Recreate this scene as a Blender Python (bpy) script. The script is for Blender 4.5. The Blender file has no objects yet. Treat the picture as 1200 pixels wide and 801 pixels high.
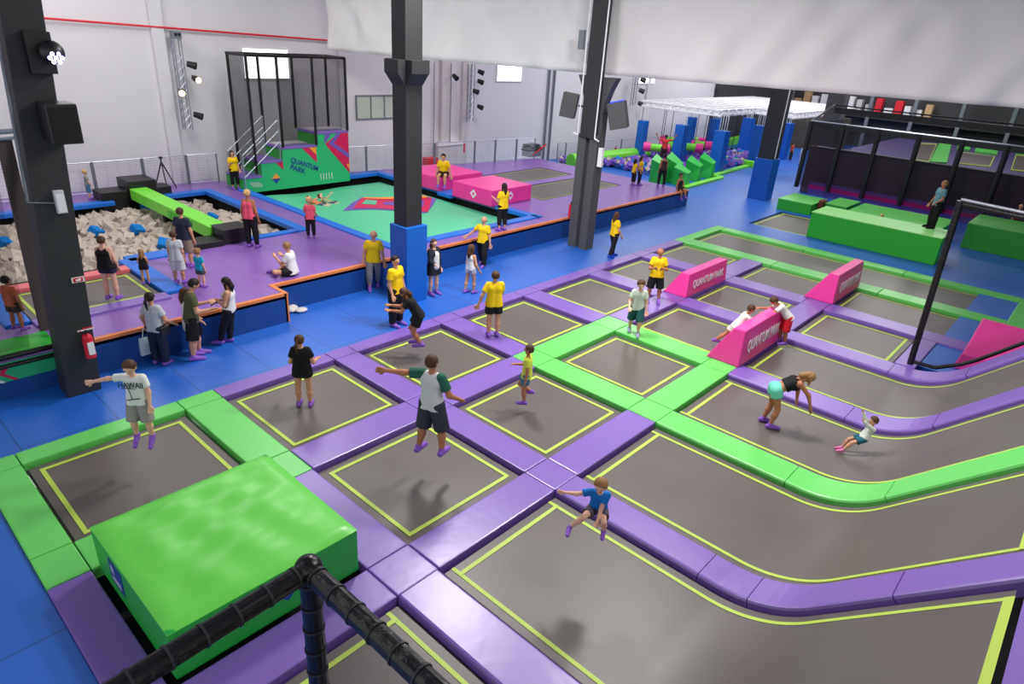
import bpy, bmesh, math, random
import numpy as np
from mathutils import Vector, Matrix

random.seed(7); rng = np.random.default_rng(7)
SC = bpy.context.scene
COL = SC.collection

# ------------------------------------------------------------------ camera
CAMH = 6.5
FPX, PITCH, ROLL, YAW = 770.97, math.radians(24.7535), math.radians(3.8666), math.radians(130.985)
cy, sy, cp, sp = math.cos(YAW), math.sin(YAW), math.cos(PITCH), math.sin(PITCH)
cF = np.array([cy*cp, sy*cp, -sp]); _R = np.array([sy, -cy, 0.0]); _U = np.cross(_R, cF)
cr, sr = math.cos(ROLL), math.sin(ROLL)
cR = cr*_R + sr*_U; cU = -sr*_R + cr*_U
cam_d = bpy.data.cameras.new('camera'); cam = bpy.data.objects.new('camera', cam_d); COL.objects.link(cam)
cam_d.sensor_width = 36.0; cam_d.lens = FPX/1200*36.0; cam_d.clip_end = 300
cam.matrix_world = Matrix(((cR[0], cU[0], -cF[0], 0), (cR[1], cU[1], -cF[1], 0), (cR[2], cU[2], -cF[2], CAMH), (0, 0, 0, 1)))
SC.camera = cam

# ------------------------------------------------------------------ world, exposure, lights
SC.view_settings.view_transform = 'Standard'; SC.view_settings.look = 'None'
SC.view_settings.gamma = 1.0; SC.view_settings.exposure = 0.0; SC.view_settings.use_curve_mapping = False
W = bpy.data.worlds.new('world'); SC.world = W; W.use_nodes = True
W.node_tree.nodes['Background'].inputs[0].default_value = (1, 1, 1, 1)
W.node_tree.nodes['Background'].inputs[1].default_value = 1.0
LIGHT_W = 560
for (lx, ly, s, p) in [(-23, 6, 4, .5), (-20, 11, 4, .7), (-19, 22, 4, .75), (-19, 33, 4, 1.3), (-18, 46, 4, 1.7), (-8, 56, 4, 1.0),
                    (-7, -3, 3, .12), (-10.8, 10.5, 1.5, 1.5), (-6.2, 12.8, 1.5, 1.5), (-9, 31, 4, .8), (-8, 44, 4, 1.2), (-16, 56, 4, 1.0), (2, 52, 4, .9),  # far unseen ones added for floor sheen and to brighten the raised court
                    (1, 9, 4, .8), (3, 22, 3, .35)]:
    ld = bpy.data.lights.new('ceiling_and_fill_lamp', 'AREA'); ld.shape = 'RECTANGLE'; ld.size = s; ld.size_y = s*.7
    ld.energy = LIGHT_W*p; ld.color = (1.0, .975, .95)
    lo = bpy.data.objects.new('ceiling_and_fill_lamp', ld); lo.location = (lx, ly, 9.7); COL.objects.link(lo)

# ------------------------------------------------------------------ pixel -> place helpers
def ray(x, y): return cF*FPX + cR*(x-600) - cU*(y-400.5)
def P(x, y, z=0.0):
    d = ray(x, y); t = (z-CAMH)/d[2]; v = d*t; return Vector((v[0], v[1], z))
def onx(x, y, X):
    d = ray(x, y); t = X/d[0]; v = d*t; return Vector((X, v[1], v[2]+CAMH))
def pry(X):
    d = np.array([X[0], X[1], X[2]-CAMH]); return 400.5 - FPX*(d@cU)/(d@cF)
def ht(x, y, yt, z=0.0):
    b = P(x, y, z); lo, hi = 0.0, 6.0
    for _ in range(40):
        m = (lo+hi)/2
        if pry((b[0], b[1], z+m)) > yt: lo = m
        else: hi = m
    return lo

# ------------------------------------------------------------------ materials
def lin(c):
    r = []
    for v in c[:3]:
        v = v/255.0; r.append(v/12.92 if v <= .04045 else ((v+.055)/1.055)**2.4)
    return (r[0], r[1], r[2], 1)
MATS = {}
def mat(name, rgb, rough=.6, metal=0, spec=.5, bump=0, bscale=6, noise=0, nscale=3, seams=None, emit=None, estr=1, coat=0, alpha=None, sheen=0):
    if name in MATS: return MATS[name]
    m = bpy.data.materials.new(name); m.use_nodes = True; nt = m.node_tree; N = nt.nodes; L = nt.links
    b = N['Principled BSDF']; b.inputs['Base Color'].default_value = lin(rgb)
    b.inputs['Roughness'].default_value = rough; b.inputs['Metallic'].default_value = metal
    b.inputs['Specular IOR Level'].default_value = spec
    if coat: b.inputs['Coat Weight'].default_value = coat; b.inputs['Coat Roughness'].default_value = .25
    if emit: b.inputs['Emission Color'].default_value = lin(emit); b.inputs['Emission Strength'].default_value = estr
    tc = N.new('ShaderNodeTexCoord'); col = None
    if noise:
        n = N.new('ShaderNodeTexNoise'); n.inputs['Scale'].default_value = nscale; n.inputs['Detail'].default_value = 5
        L.new(tc.outputs['Object'], n.inputs['Vector'])
        mx = N.new('ShaderNodeMix'); mx.data_type = 'RGBA'; mx.blend_type = 'MULTIPLY'
        mx.inputs[0].default_value = 1.0; mx.inputs[6].default_value = lin(rgb)
        rr = N.new('ShaderNodeMapRange'); rr.inputs[1].default_value = .3; rr.inputs[2].default_value = .7
        rr.inputs[3].default_value = 1-noise; rr.inputs[4].default_value = 1+noise*.5
        L.new(n.outputs['Fac'], rr.inputs[0]); L.new(rr.outputs[0], mx.inputs[7]); col = mx.outputs[2]
    if seams:
        bw, bh, dark = seams
        br = N.new('ShaderNodeTexBrick'); br.offset = 0.5; br.inputs['Scale'].default_value = 1.0
        br.inputs['Brick Width'].default_value = bw; br.inputs['Row Height'].default_value = bh
        br.inputs['Mortar Size'].default_value = .012; br.inputs['Mortar Smooth'].default_value = .3
        br.inputs['Color1'].default_value = (1, 1, 1, 1); br.inputs['Color2'].default_value = (.93, .93, .93, 1)
        br.inputs['Mortar'].default_value = (dark, dark, dark, 1)
        L.new(tc.outputs['Object'], br.inputs['Vector'])
        m2 = N.new('ShaderNodeMix'); m2.data_type = 'RGBA'; m2.blend_type = 'MULTIPLY'; m2.inputs[0].default_value = 1
        if col: L.new(col, m2.inputs[6])
        else: m2.inputs[6].default_value = lin(rgb)
        L.new(br.outputs['Color'], m2.inputs[7]); col = m2.outputs[2]
    if col: L.new(col, b.inputs['Base Color'])
    if bump:
        n = N.new('ShaderNodeTexNoise'); n.inputs['Scale'].default_value = bscale; n.inputs['Detail'].default_value = 4
        L.new(tc.outputs['Object'], n.inputs['Vector'])
        bp = N.new('ShaderNodeBump'); bp.inputs['Strength'].default_value = bump; bp.inputs['Distance'].default_value = .04
        L.new(n.outputs['Fac'], bp.inputs['Height']); L.new(bp.outputs[0], b.inputs['Normal'])
    if alpha is not None:
        # a net: threads with open gaps, thin regular grid
        tr = N.new('ShaderNodeBsdfTransparent'); ms = N.new('ShaderNodeMixShader'); ms.inputs[0].default_value = alpha
        L.new(tr.outputs[0], ms.inputs[1]); L.new(b.outputs[0], ms.inputs[2]); L.new(ms.outputs[0], N['Material Output'].inputs[0])
    MATS[name] = m; return m

BLUE = (0, 92, 205)
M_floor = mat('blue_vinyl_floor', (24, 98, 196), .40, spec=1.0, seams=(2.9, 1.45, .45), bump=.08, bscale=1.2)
M_blue = mat('blue_vinyl', (10, 98, 192), .38, bump=.06, bscale=3)
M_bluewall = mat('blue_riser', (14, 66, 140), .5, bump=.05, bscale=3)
M_bluepad = mat('blue_pad', (20, 110, 215), .4, bump=.15, bscale=4)
M_purple = mat('purple_vinyl', (124, 92, 180), .33, spec=.9, bump=.12, bscale=3.5)
M_purplemat = mat('purple_platform_mat', (136, 96, 180), .3, spec=.8, seams=(2.9, 1.45, .6), bump=.08, bscale=2)
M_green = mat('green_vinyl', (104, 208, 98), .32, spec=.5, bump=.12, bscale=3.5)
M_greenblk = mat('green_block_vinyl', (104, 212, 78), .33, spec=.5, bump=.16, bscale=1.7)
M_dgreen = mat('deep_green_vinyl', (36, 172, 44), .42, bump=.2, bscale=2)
M_dgreen2 = mat('wedge_green_vinyl', (40, 186, 70), .4)
M_bgreen = mat('bright_green_vinyl', (120, 225, 60), .4, bump=.1)
M_bed = mat('trampoline_mesh', (98, 91, 87), .40, spec=.5, noise=.12, nscale=.8, bump=.04, bscale=1.5)
M_skirt = mat('dark_bed_edge', (74, 72, 66), .7)
M_dark = mat('black_gap', (14, 13, 14), .9)
M_yel = mat('yellow_green_tape', (182, 208, 82), .5)
M_pink = mat('pink_vinyl', (240, 62, 156), .36, spec=.5, bump=.08, bscale=3)
M_pink2 = mat('magenta_vinyl', (225, 20, 135), .4, bump=.05)
M_orange = mat('orange_edge_trim', (226, 128, 66), .5)
M_black = mat('black_vinyl', (24, 23, 25), .42, spec=.5, bump=.1, bscale=8)
M_blackgloss = mat('black_padding_vinyl', (16, 14, 15), .3, spec=.5, bump=.25, bscale=14)
M_col = mat('charcoal_paint', (40, 41, 43), .55)
M_colgrey = mat('concrete_grey', (76, 76, 78), .7)
M_wall = mat('white_wall', (218, 216, 220), .6)
M_wall2 = mat('off_white_panel', (205, 199, 200), .7, noise=.05)
M_curt = mat('white_curtain', (226, 223, 224), .8, spec=.2, bump=.7, bscale=.9)
M_gal = mat('galvanised_steel', (170, 176, 186), .35, metal=.8)
M_gal2 = mat('grey_steel', (120, 126, 134), .5, metal=.3)
M_white = mat('white_paint', (232, 232, 234), .5)
M_net = mat('black_net', (30, 26, 32), .9, spec=.1, alpha=.42)
M_net2 = mat('light_black_net', (30, 28, 34), .9, spec=.1, alpha=.35)
M_foam = mat('pale_foam', (192, 180, 169), .9, spec=.1)
M_foamb = mat('blue_foam', (30, 120, 200), .9, spec=.1)
M_foamp = mat('purple_foam', (128, 98, 190), .9, spec=.1)
M_bag = mat('sea_green_airbag', (86, 196, 150), .42, spec=.5, bump=.3, bscale=1.2)
M_mural = mat('sea_green_panel', (40, 178, 116), .45)
M_mural2 = mat('bright_green_riser', (56, 170, 62), .5)
M_red = mat('crimson_print', (206, 22, 84), .5)
M_viol = mat('violet_print', (112, 84, 176), .5)
M_yor = mat('amber_print', (246, 150, 52), .5)
M_navy = mat('navy_print', (22, 62, 140), .5)
M_redp = mat('red_paint', (214, 24, 48), .45)
M_glassw = mat('bright_window', (235, 240, 245), .3, emit=(255, 255, 255), estr=3.0)
M_glassd = mat('office_glass', (190, 200, 186), .2, spec=.6)
M_cage = mat('dark_purple_wall', (80, 62, 78), .6)
M_box = mat('cardboard', (196, 160, 120), .8)
M_orb = mat('orange_crate', (206, 130, 60), .6)
M_darkwall = mat('dark_grey_wall', (62, 62, 66), .8)
M_silver = mat('silver_plastic', (208, 212, 216), .35, metal=.2)
M_brown = mat('rolled_net_brown', (66, 58, 56), .8, bump=.3)

# ------------------------------------------------------------------ mesh builder
class MB:
    def __init__(s): s.v = []; s.f = []; s.mi = []; s.m = []
    def _mi(s, m):
        if m is None: return 0
        if m not in s.m: s.m.append(m)
        return s.m.index(m)
    def add(s, vs, fs, m=None):
        b = len(s.v); s.v += [tuple(v) for v in vs]; i = s._mi(m)
        for f in fs: s.f.append(tuple(b+k for k in f)); s.mi.append(i)
        return s
    def box(s, x0, x1, y0, y1, z0, z1, m=None, sh=None):
        vs = [(x, y, z) for z in (z0, z1) for x, y in ((x0, y0), (x1, y0), (x1, y1), (x0, y1))]
        return s.add(vs, [(3, 2, 1, 0), (4, 5, 6, 7), (0, 1, 5, 4), (1, 2, 6, 5), (2, 3, 7, 6), (3, 0, 4, 7)], m)
    def obox(s, c, size, M3, m=None):
        h = [k/2 for k in size]; vs = []
        for z in (-1, 1):
            for x, y in ((-1, -1), (1, -1), (1, 1), (-1, 1)):
                vs.append(Vector(c) + M3 @ Vector((x*h[0], y*h[1], z*h[2])))
        return s.add(vs, [(3, 2, 1, 0), (4, 5, 6, 7), (0, 1, 5, 4), (1, 2, 6, 5), (2, 3, 7, 6), (3, 0, 4, 7)], m)
    def hexa(s, bot, top, m=None):
        n = len(bot); fs = [tuple(range(n-1, -1, -1)), tuple(range(n, 2*n))]
        for i in range(n): j = (i+1) % n; fs.append((i, j, n+j, n+i))
        return s.add(list(bot)+list(top), fs, m)
    def tube(s, a, b, r, n=8, r2=None, m=None):
        a = Vector(a); b = Vector(b); d = (b-a)
        if d.length < 1e-6: return s
        q = d.to_track_quat('Z', 'Y'); r2 = r if r2 is None else r2; vs = []
        for k, (p, rr) in enumerate(((a, r), (b, r2))):
            for i in range(n):
                t = 2*math.pi*i/n; vs.append(p + q @ Vector((rr*math.cos(t), rr*math.sin(t), 0)))
        fs = [(i, (i+1) % n, n+(i+1) % n, n+i) for i in range(n)] + [tuple(range(n-1, -1, -1)), tuple(range(n, 2*n))]
        return s.add(vs, fs, m)
    def path(s, pts, r, n=8, m=None):
        for a, b in zip(pts[:-1], pts[1:]): s.tube(a, b, r, n, m=m)
        return s
    def sphere(s, c, r, m=None, nu=10, nv=7, sc=(1, 1, 1)):
        vs = [(c[0], c[1], c[2]-r*sc[2])]; fs = []
        for j in range(1, nv):
            ph = -math.pi/2 + math.pi*j/nv
            for i in range(nu):
                t = 2*math.pi*i/nu
                vs.append((c[0]+r*sc[0]*math.cos(ph)*math.cos(t), c[1]+r*sc[1]*math.cos(ph)*math.sin(t), c[2]+r*sc[2]*math.sin(ph)))
        vs.append((c[0], c[1], c[2]+r*sc[2])); top = len(vs)-1
        for i in range(nu): fs.append((0, 1+(i+1) % nu, 1+i)); fs.append((top, top-nu+i, top-nu+(i+1) % nu))
        for j in range(nv-2):
            for i in range(nu):
                a = 1+j*nu+i; b = 1+j*nu+(i+1) % nu; fs.append((a, b, b+nu, a+nu))
        return s.add(vs, fs, m)
    def ext(s, poly, d, m=None):      # polygon (3D points) extruded by vector d
        d = Vector(d); return s.hexa([Vector(p) for p in poly], [Vector(p)+d for p in poly], m)
    def build(s, name, m=None, parent=None, bevel=0, smooth=False, loc=None):
        me = bpy.data.meshes.new(name); me.from_pydata([tuple(v) for v in s.v], [], s.f)
        if s.m:
            for k in s.m: me.materials.append(k)
            me.polygons.foreach_set('material_index', s.mi)
        elif m: me.materials.append(m)
        bm = bmesh.new(); bm.from_mesh(me)
        bmesh.ops.recalc_face_normals(bm, faces=bm.faces)
        if bevel: bmesh.ops.bevel(bm, geom=list(bm.edges), offset=bevel, segments=2, affect='EDGES', profile=.6, clamp_overlap=True)
        bm.to_mesh(me); bm.free()
        if smooth: me.polygons.foreach_set('use_smooth', [True]*len(me.polygons))
        o = bpy.data.objects.new(name, me); COL.objects.link(o)
        if loc is not None:
            l = Vector(loc); me.transform(Matrix.Translation(-l)); o.location = l
        if parent: par(o, parent)
        return o
def par(o, p):
    o.parent = p
    M = Matrix.LocRotScale(p.location, p.rotation_euler, p.scale); o.matrix_parent_inverse = M.inverted()
def tag(o, label, cat, group=None):
    o['label'] = label; o['category'] = cat
    if group: o['group'] = group
    return o
def struct(o): o['kind'] = 'structure'; return o
def thing(name, label, cat, loc, group=None):
    o = bpy.data.objects.new(name, None); COL.objects.link(o); o.location = loc; o.empty_display_size = .2
    return tag(o, label, cat, group)
def text_mesh(s, txt, size, origin, right, up, m, depth=.004, name='lettering', parent=None, bold=.02, width=None):
    cu = bpy.data.curves.new('t', 'FONT'); cu.body = txt; cu.size = size; cu.extrude = depth; cu.offset = bold*size
    cu.space_character = 1.0
    ob = bpy.data.objects.new('t', cu); COL.objects.link(ob)
    dg = bpy.context.evaluated_depsgraph_get(); me = bpy.data.meshes.new_from_object(ob.evaluated_get(dg))
    bpy.data.objects.remove(ob)
    r = Vector(right).normalized(); u = Vector(up).normalized(); n = r.cross(u)
    w = max(v.co.x for v in me.vertices) or 1; sx = (width/w) if width else 1
    M = Matrix(((r.x*sx, u.x, n.x, origin[0]), (r.y*sx, u.y, n.y, origin[1]), (r.z*sx, u.z, n.z, origin[2]), (0, 0, 0, 1)))
    me.transform(M); me.materials.clear(); me.materials.append(m); me.name = name
    o = bpy.data.objects.new(name, me); COL.objects.link(o)
    if parent: par(o, parent)
    return o

# ------------------------------------------------------------------ room shell
def wx(y): return -26.6 + .04*(y-4)           # the long left wall, slightly askew to the mat grid
def fx(y): return -25.75 + (.15*(y-10.5) if y > 10.5 else 0)     # fence line on the platform's rear edge
def onw(px, py):
    d = ray(px, py); t = -26.76/(d[0]-.04*d[1]); v = d*t; return Vector((v[0], v[1], v[2]+CAMH))
mb = MB()
mb.hexa([(wx(-12), -12, -.7), (wx(50), 50, -.7), (wx(50)-.3, 50, -.7), (wx(-12)-.3, -12, -.7)],
        [(wx(-12), -12, 10), (wx(50), 50, 10), (wx(50)-.3, 50, 10), (wx(-12)-.3, -12, 10)])
struct(mb.build('wall_left', M_wall))
struct(MB().hexa([(wx(50), 50, -.7), (wx(50)-.3, 50, -.7), (wx(66)-.3, 66, -.7), (wx(66), 66, -.7)], [(wx(50), 50, 10), (wx(50)-.3, 50, 10), (wx(66)-.3, 66, 10), (wx(66), 66, 10)]).box(-27, -24.2, 50, 50.2, 3.9, 10).build('wall_left', M_darkwall))
struct(MB().box(-28, 14, 66, 66.3, -.7, 10).build('wall_back', M_darkwall))
struct(MB().box(13.7, 14, 8, 66, -.7, 10).build('wall_right', M_darkwall))
struct(MB().box(-32, 14, -12, 66, 10, 10.2).build('ceiling', M_wall2))
for (y, w, d) in [(10.3, .42, .16), (17.6, .3, .1), (23.3, .6, .25), (24.6, .4, .2), (41, .3, .12)]:
    x = wx(y); struct(MB().box(x-.02, x+d, y-w/2, y+w/2, 0, 9.9).build('trim_1', M_wall if y not in (23.3, 24.6) else M_wall2, bevel=.01))
for y in (30.95, 31.4):
    struct(MB().tube((wx(y)+.1, y, 0), (wx(y)+.1, y, 9.9), .06, 8).build('trim_2', M_gal2))
# blue floor (with the trampoline court sunk into it) and the dark void under the beds
mb = MB()
for b in [(-28, -11.45, -12, 66), (-11.45, 14, -12, .84), (-11.45, 14, 25.52, 27.3), (-11.45, -10.9, 27.3, 30.9), (-8.3, 14, 27.3, 30.9), (-11.45, 14, 30.9, 66), (-2.05, 14, 17.2, 25.52)]:
    mb.box(b[0], b[1], b[2], b[3], -.35, 0)
mb.box(-11.45, 14, .84, 31.2, -.75, -.70, M_dark)
for k in range(len(mb.mi)-6): pass
mb.m.append(M_floor); mb.mi = [1]*(len(mb.mi)-6) + [0]*6
struct(mb.build('floor'))

# ------------------------------------------------------------------ trampoline court
XS = [(-11.04, -8.68), (-7.98, -5.60)]                      # openings of the two square rows
YC = {-1: (1.34, 3.84), 0: (4.53, 6.98), 1: (7.57, 10.02), 2: (10.69, 13.06), 3: (13.77, 16.10), 4: (16.79, 19.08), 5: (19.80, 21.99), 6: (22.68, 24.97)}
NICK = {(-1, 0): "the palm-tee boy's bed", (0, 0): "the black-clad woman's bed", (1, 0): "the crouching girl's bed",
        (2, 0): "the bed beside the lone back-turned staff man", (3, 0): "the bed left of the black-shorts staff man",
        (4, 0): "the bed behind the black-shorts staff man", (5, 0): "the farthest square bed",
        (0, 1): "the raglan-shirt man's bed", (1, 1): "the yellow-tee boy's bed", (2, 1): "the green-ringed bed",
        (3, 1): "the bed left of the boys' pink wedge", (4, 1): "the bed between the two nearest pink wedges",
        (5, 1): "the bed left of the rightmost pink wedge", (-1, 1): "the big green block"}
BED_Z = -.05
PADT = .045; PADB = -.14
def mirror_profile(x):          # height of a lane above the floor: flat, bend, 45 degree slope
    x0, R = -2.2, 1.7
    if x < x0: return 0.0
    xe = x0 + R*math.sin(math.pi/4)
    if x < xe: return R - math.sqrt(R*R-(x-x0)**2)
    return R*(1-math.cos(math.pi/4)) + (x-xe)
def strip_rect(mb, x0, x1, y0, y1, z, w, m):
    t = .006
    mb.box(x0, x1, y0, y0+w, z, z+t, m); mb.box(x0, x1, y1-w, y1, z, z+t, m)
    mb.box(x0, x0+w, y0+w, y1-w, z, z+t, m); mb.box(x1-w, x1, y0+w, y1-w, z, z+t, m)
def bed_mesh(x0, x1, y0, y1, z, n=16, sag=.0):
    vs = []; fs = []
    for i in range(n+1):
        for j in range(n+1):
            u, v = i/n, j/n; vs.append((x0+(x1-x0)*u, y0+(y1-y0)*v, z - sag*math.sin(math.pi*u)*math.sin(math.pi*v)))
    for i in range(n):
        for j in range(n):
            a = i*(n+1)+j; fs.append((a, a+n+1, a+n+2, a+1))
    return MB().add(vs, fs)
def trampoline(x0, x1, y0, y1, label, group=None, base=0, name='trampoline', lw=.065):
    t = thing(name, label, 'trampoline', ((x0+x1)/2, (y0+y1)/2, base+BED_Z), group)
    z = base+BED_Z
    bed_mesh(x0+.05, x1-.05, y0+.05, y1-.05, z).build('bed', M_bed, t, smooth=True)
    mb = MB(); strip_rect(mb, x0+.02, x1-.02, y0+.02, y1-.02, z-.03, .13, M_skirt); mb.build('edge_webbing', M_skirt, t)
    mb = MB(); strip_rect(mb, x0+.17, x1-.17, y0+.17, y1-.17, z+.004, lw, M_yel); mb.build('border_line', M_yel, t)
    mb = MB()
    for a in (x0, x1): mb.tube((a, y0, z-.1), (a, y1, z-.1), .03, 6)
    for b in (y0, y1): mb.tube((x0, b, z-.1), (x1, b, z-.1), .03, 6)
    mb.build('frame', M_dark, t)
    return t
tl = {(-1, 0): 'dark square trampoline in a green surround under the boy leaping in palm-tree tee',
      (0, 0): 'grey square trampoline with the ponytailed woman in black standing on it',
      (1, 0): 'grey square trampoline under the girl in black bending beside staff man',
      (2, 0): 'grey square trampoline right of the lone staff man with back turned',
      (3, 0): 'empty square trampoline left of boy in white tee, along blue aisle',
      (4, 0): 'square trampoline directly behind the staff man in black shorts',
      (5, 0): 'farthest square trampoline, behind the smallest pink wedge, beside green lane',
      (0, 1): 'grey square trampoline under the leaping man in raglan shirt',
      (1, 1): 'grey square trampoline under the small boy in yellow tee',
      (2, 1): 'square trampoline ringed on all four sides by green pads',
      (3, 1): "square trampoline left of the middle pink wedge where two boys lean",
      (4, 1): 'square trampoline between the two nearest pink wedges',
      (5, 1): 'square trampoline with its right end hidden by the rightmost pink wedge'}
for (k, r), lab in tl.items():
    y0, y1 = YC[k]; x0, x1 = XS[r]
    trampoline(x0, x1, y0, y1, lab, 'square trampolines of the main court')
trampoline(-4.95, -2.5, YC[4][0], YC[4][1], 'small rectangular trampoline right of the middle wedge, beside the leaning net post')
trampoline(-4.95, -.95, YC[5][0], YC[5][1], 'rectangular trampoline running right from the rightmost pink wedge')
trampoline(-11.04, -1.0, YC[6][0], YC[6][1], 'long straight trampoline lane framed by green pads', lw=.06)
trampoline(-10.9, -8.3, 27.3, 30.9, 'dark trampoline in blue floor left of the big green block')
# lanes with a bend
def lane(k, label, xend):
    y0, y1 = YC[k]; x0 = -4.95
    t = thing('lane_trampoline', label, 'trampoline', (x0, (y0+y1)/2, BED_Z), 'long lanes that bend up into a slope')
    xs = list(np.linspace(x0+.05, -2.2, 8)) + list(np.linspace(-2.15, -.95, 16)) + list(np.linspace(-.8, xend-.05, 8))
    def sweep(ya, yb, off, name, m, xa=None, xb=None, n=2):
        vs = []; fs = []
        X = [x for x in xs if (xa is None or x >= xa) and (xb is None or x <= xb)]
        for x in X:
            for j in range(n): vs.append((x, ya+(yb-ya)*j/(n-1), mirror_profile(x)+BED_Z+off))
        for i in range(len(X)-1):
            for j in range(n-1):
                a = i*n+j; fs.append((a, a+n, a+n+1, a+1))
        return MB().add(vs, fs)
    sweep(y0+.05, y1-.05, 0, 'bed', M_bed, n=14).build('bed', M_bed, t, smooth=True)
    mb = MB()
    for ya in (y0+.17, y1-.17-.06):
        s_ = sweep(ya, ya+.06, .006, '', M_yel); mb.add(s_.v, s_.f)
    mb.box(x0+.17, x0+.235, y0+.17, y1-.17, BED_Z+.003, BED_Z+.008)
    z = mirror_profile(xend-.085)+BED_Z
    mb.add([(xend-.12, y0+.17, z-.035+.012), (xend-.12, y1-.17, z-.035+.012), (xend-.05, y1-.17, z+.035+.012), (xend-.05, y0+.17, z+.035+.012)], [(0, 1, 2, 3)])
    mb.build('border_line', M_yel, t)
    mb = MB(); s_ = sweep(y0, y0+.06, -.04, '', M_skirt); mb.add(s_.v, s_.f); s_ = sweep(y1-.06, y1, -.04, '', M_skirt); mb.add(s_.v, s_.f)
    mb.build('edge_webbing', M_skirt, t)
    return t
XE = .62
lane(-1, 'bending trampoline lane in the near foreground below the black padded net frame', XE)
lane(0, "bending trampoline lane under the boy in blue tee, nearest full lane", XE)
lane(1, 'bending trampoline lane between the long green pad and the near purple pad', XE)
lane(2, 'bending trampoline lane with the woman in teal shorts and the toddler', XE)
lane(3, 'farthest bending trampoline lane, beside the net with the leaning post', XE+.4)

# pads ------------------------------------------------------------
XG = [(-11.45, -11.04), (-8.68, -7.98), (-5.60, -4.95)]
YG = {0: (.84, 1.34)}
for k in range(-1, 6): YG[k+2] = (YC[k][1], YC[k+1][0])
YG[8] = (24.97, 25.52)
G = .006
def pad(x0, x1, y0, y1, green, label, parent=None, name='safety_pad', group=None):
    m = M_green if green else M_purple
    if green == 2: m = M_bluepad
    o = MB().box(x0+G, x1-G, y0+G, y1-G, PADB, PADT).build(name, m, bevel=.022, loc=((x0+x1)/2, (y0+y1)/2, PADB))
    return tag(o, label, 'safety pad', group or ('safety pads between the trampolines'))
cn = {True: 'green', False: 'purple'}
for s in range(3):
    for k in range(-1, 6):
        g = (s == 0 and k == -1) or (s == 1 and k in (-1, 2)) or (s == 2 and k == 2)
        y0, y1 = YC[k]
        side = 'far left edge of' if s == 0 else 'lower right side of'
        pad(XG[s][0], XG[s][1], y0, y1, g, f"{cn[g]} pad along {side} {NICK[(k, max(0, s-1))]}")
    for j in range(0, 7):
        g = (s == 0 and j <= 1) or (s == 1 and (j <= 1 or j in (3, 4))) or (s == 2 and j in (3, 4))
        y0, y1 = YG[j]; k = j-1; r = min(s, 1)
        corner = 'left' if s < 2 else 'bottom'
        pad(XG[s][0], XG[s][1], y0, y1, g, f"{cn[g]} square pad at the {corner} corner of {NICK[(k, r)]}")
for r in range(2):
    for j in range(0, 7):
        g = (j in (0, 1) and r == 0) or (j in (3, 4) and r == 1)
        k = j-1
        pad(XS[r][0], XS[r][1], YG[j][0], YG[j][1], g, f"{cn[g]} pad along the lower left side of {NICK[(k, r)]}")
# green frame of the long lane
pad(-11.45, -11.04, 21.99, 25.52, 1, 'short green pad closing the left end of the long green lane')
for i, (a, b, w) in enumerate([(-11.04, -7.7, 'left'), (-7.7, -4.3, 'middle'), (-4.3, -1.0, 'right')]):
    pad(a, b, YG[7][0], YG[7][1], 1, f'{w} third of the green pad on near side of long green lane')
    pad(a, b, YG[8][0], YG[8][1], 1, f'{w} third of the green pad on far side of long green lane')
pad(-1.0, -.35, 21.99, 25.52, 1, 'short green pad closing the right end of the long green lane')
# pads right of row two
pad(-4.95, -2.5, YG[6][0], YG[6][1], 0, 'purple pad on far side of the small rectangular trampoline by net post')
pad(-2.5, -.95, YG[6][0], YG[6][1], 0, 'purple pad behind the net at corner of the blue floor patch')
pad(-2.5, -2.05, 16.79, 19.08, 0, 'purple pad at right end of small rectangular trampoline, against net post')
pad(-.95, -.35, YC[5][0], YC[5][1], 0, 'purple pad at right end of the rectangular trampoline behind net')
# lane pads: flat, bend, slope
def sweep_pad(x0, x1, y0, y1, m, label, top=PADT, rise=.0):
    n = max(2, int((x1-x0)/.12)); X = np.linspace(x0+G, x1-G, n+1); vs = []; fs = []
    b = .04; prof = [(y0+G, PADB), (y0+G, top-b), (y0+G+b*.35, top-b*.3), (y0+G+b, top), (y1-G-b, top), (y1-G-b*.35, top-b*.3), (y1-G, top-b), (y1-G, PADB)]
    K = len(prof)
    for x in X:
        z = mirror_profile(x); sl = (mirror_profile(x+.01)-mirror_profile(x-.01))/.02; nn = math.hypot(1, sl)
        for (y, h) in prof: vs.append((x - sl/nn*h, y, z + h/nn))
    for i in range(n):
        for j in range(K): a = i*K+j; c = i*K+(j+1) % K; fs.append((a, c, c+K, a+K))
    fs.append(tuple(range(K))); fs.append(tuple(range(n*K+K-1, n*K-1, -1)))
    o = MB().add(vs, fs).build('lane_pad', m, bevel=0, loc=(x0, (y0+y1)/2, 0)); 
    o.data.polygons.foreach_set('use_smooth', [False]*len(o.data.polygons))
    return tag(o, label, 'safety pad', 'padded dividers between the bending lanes')
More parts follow.
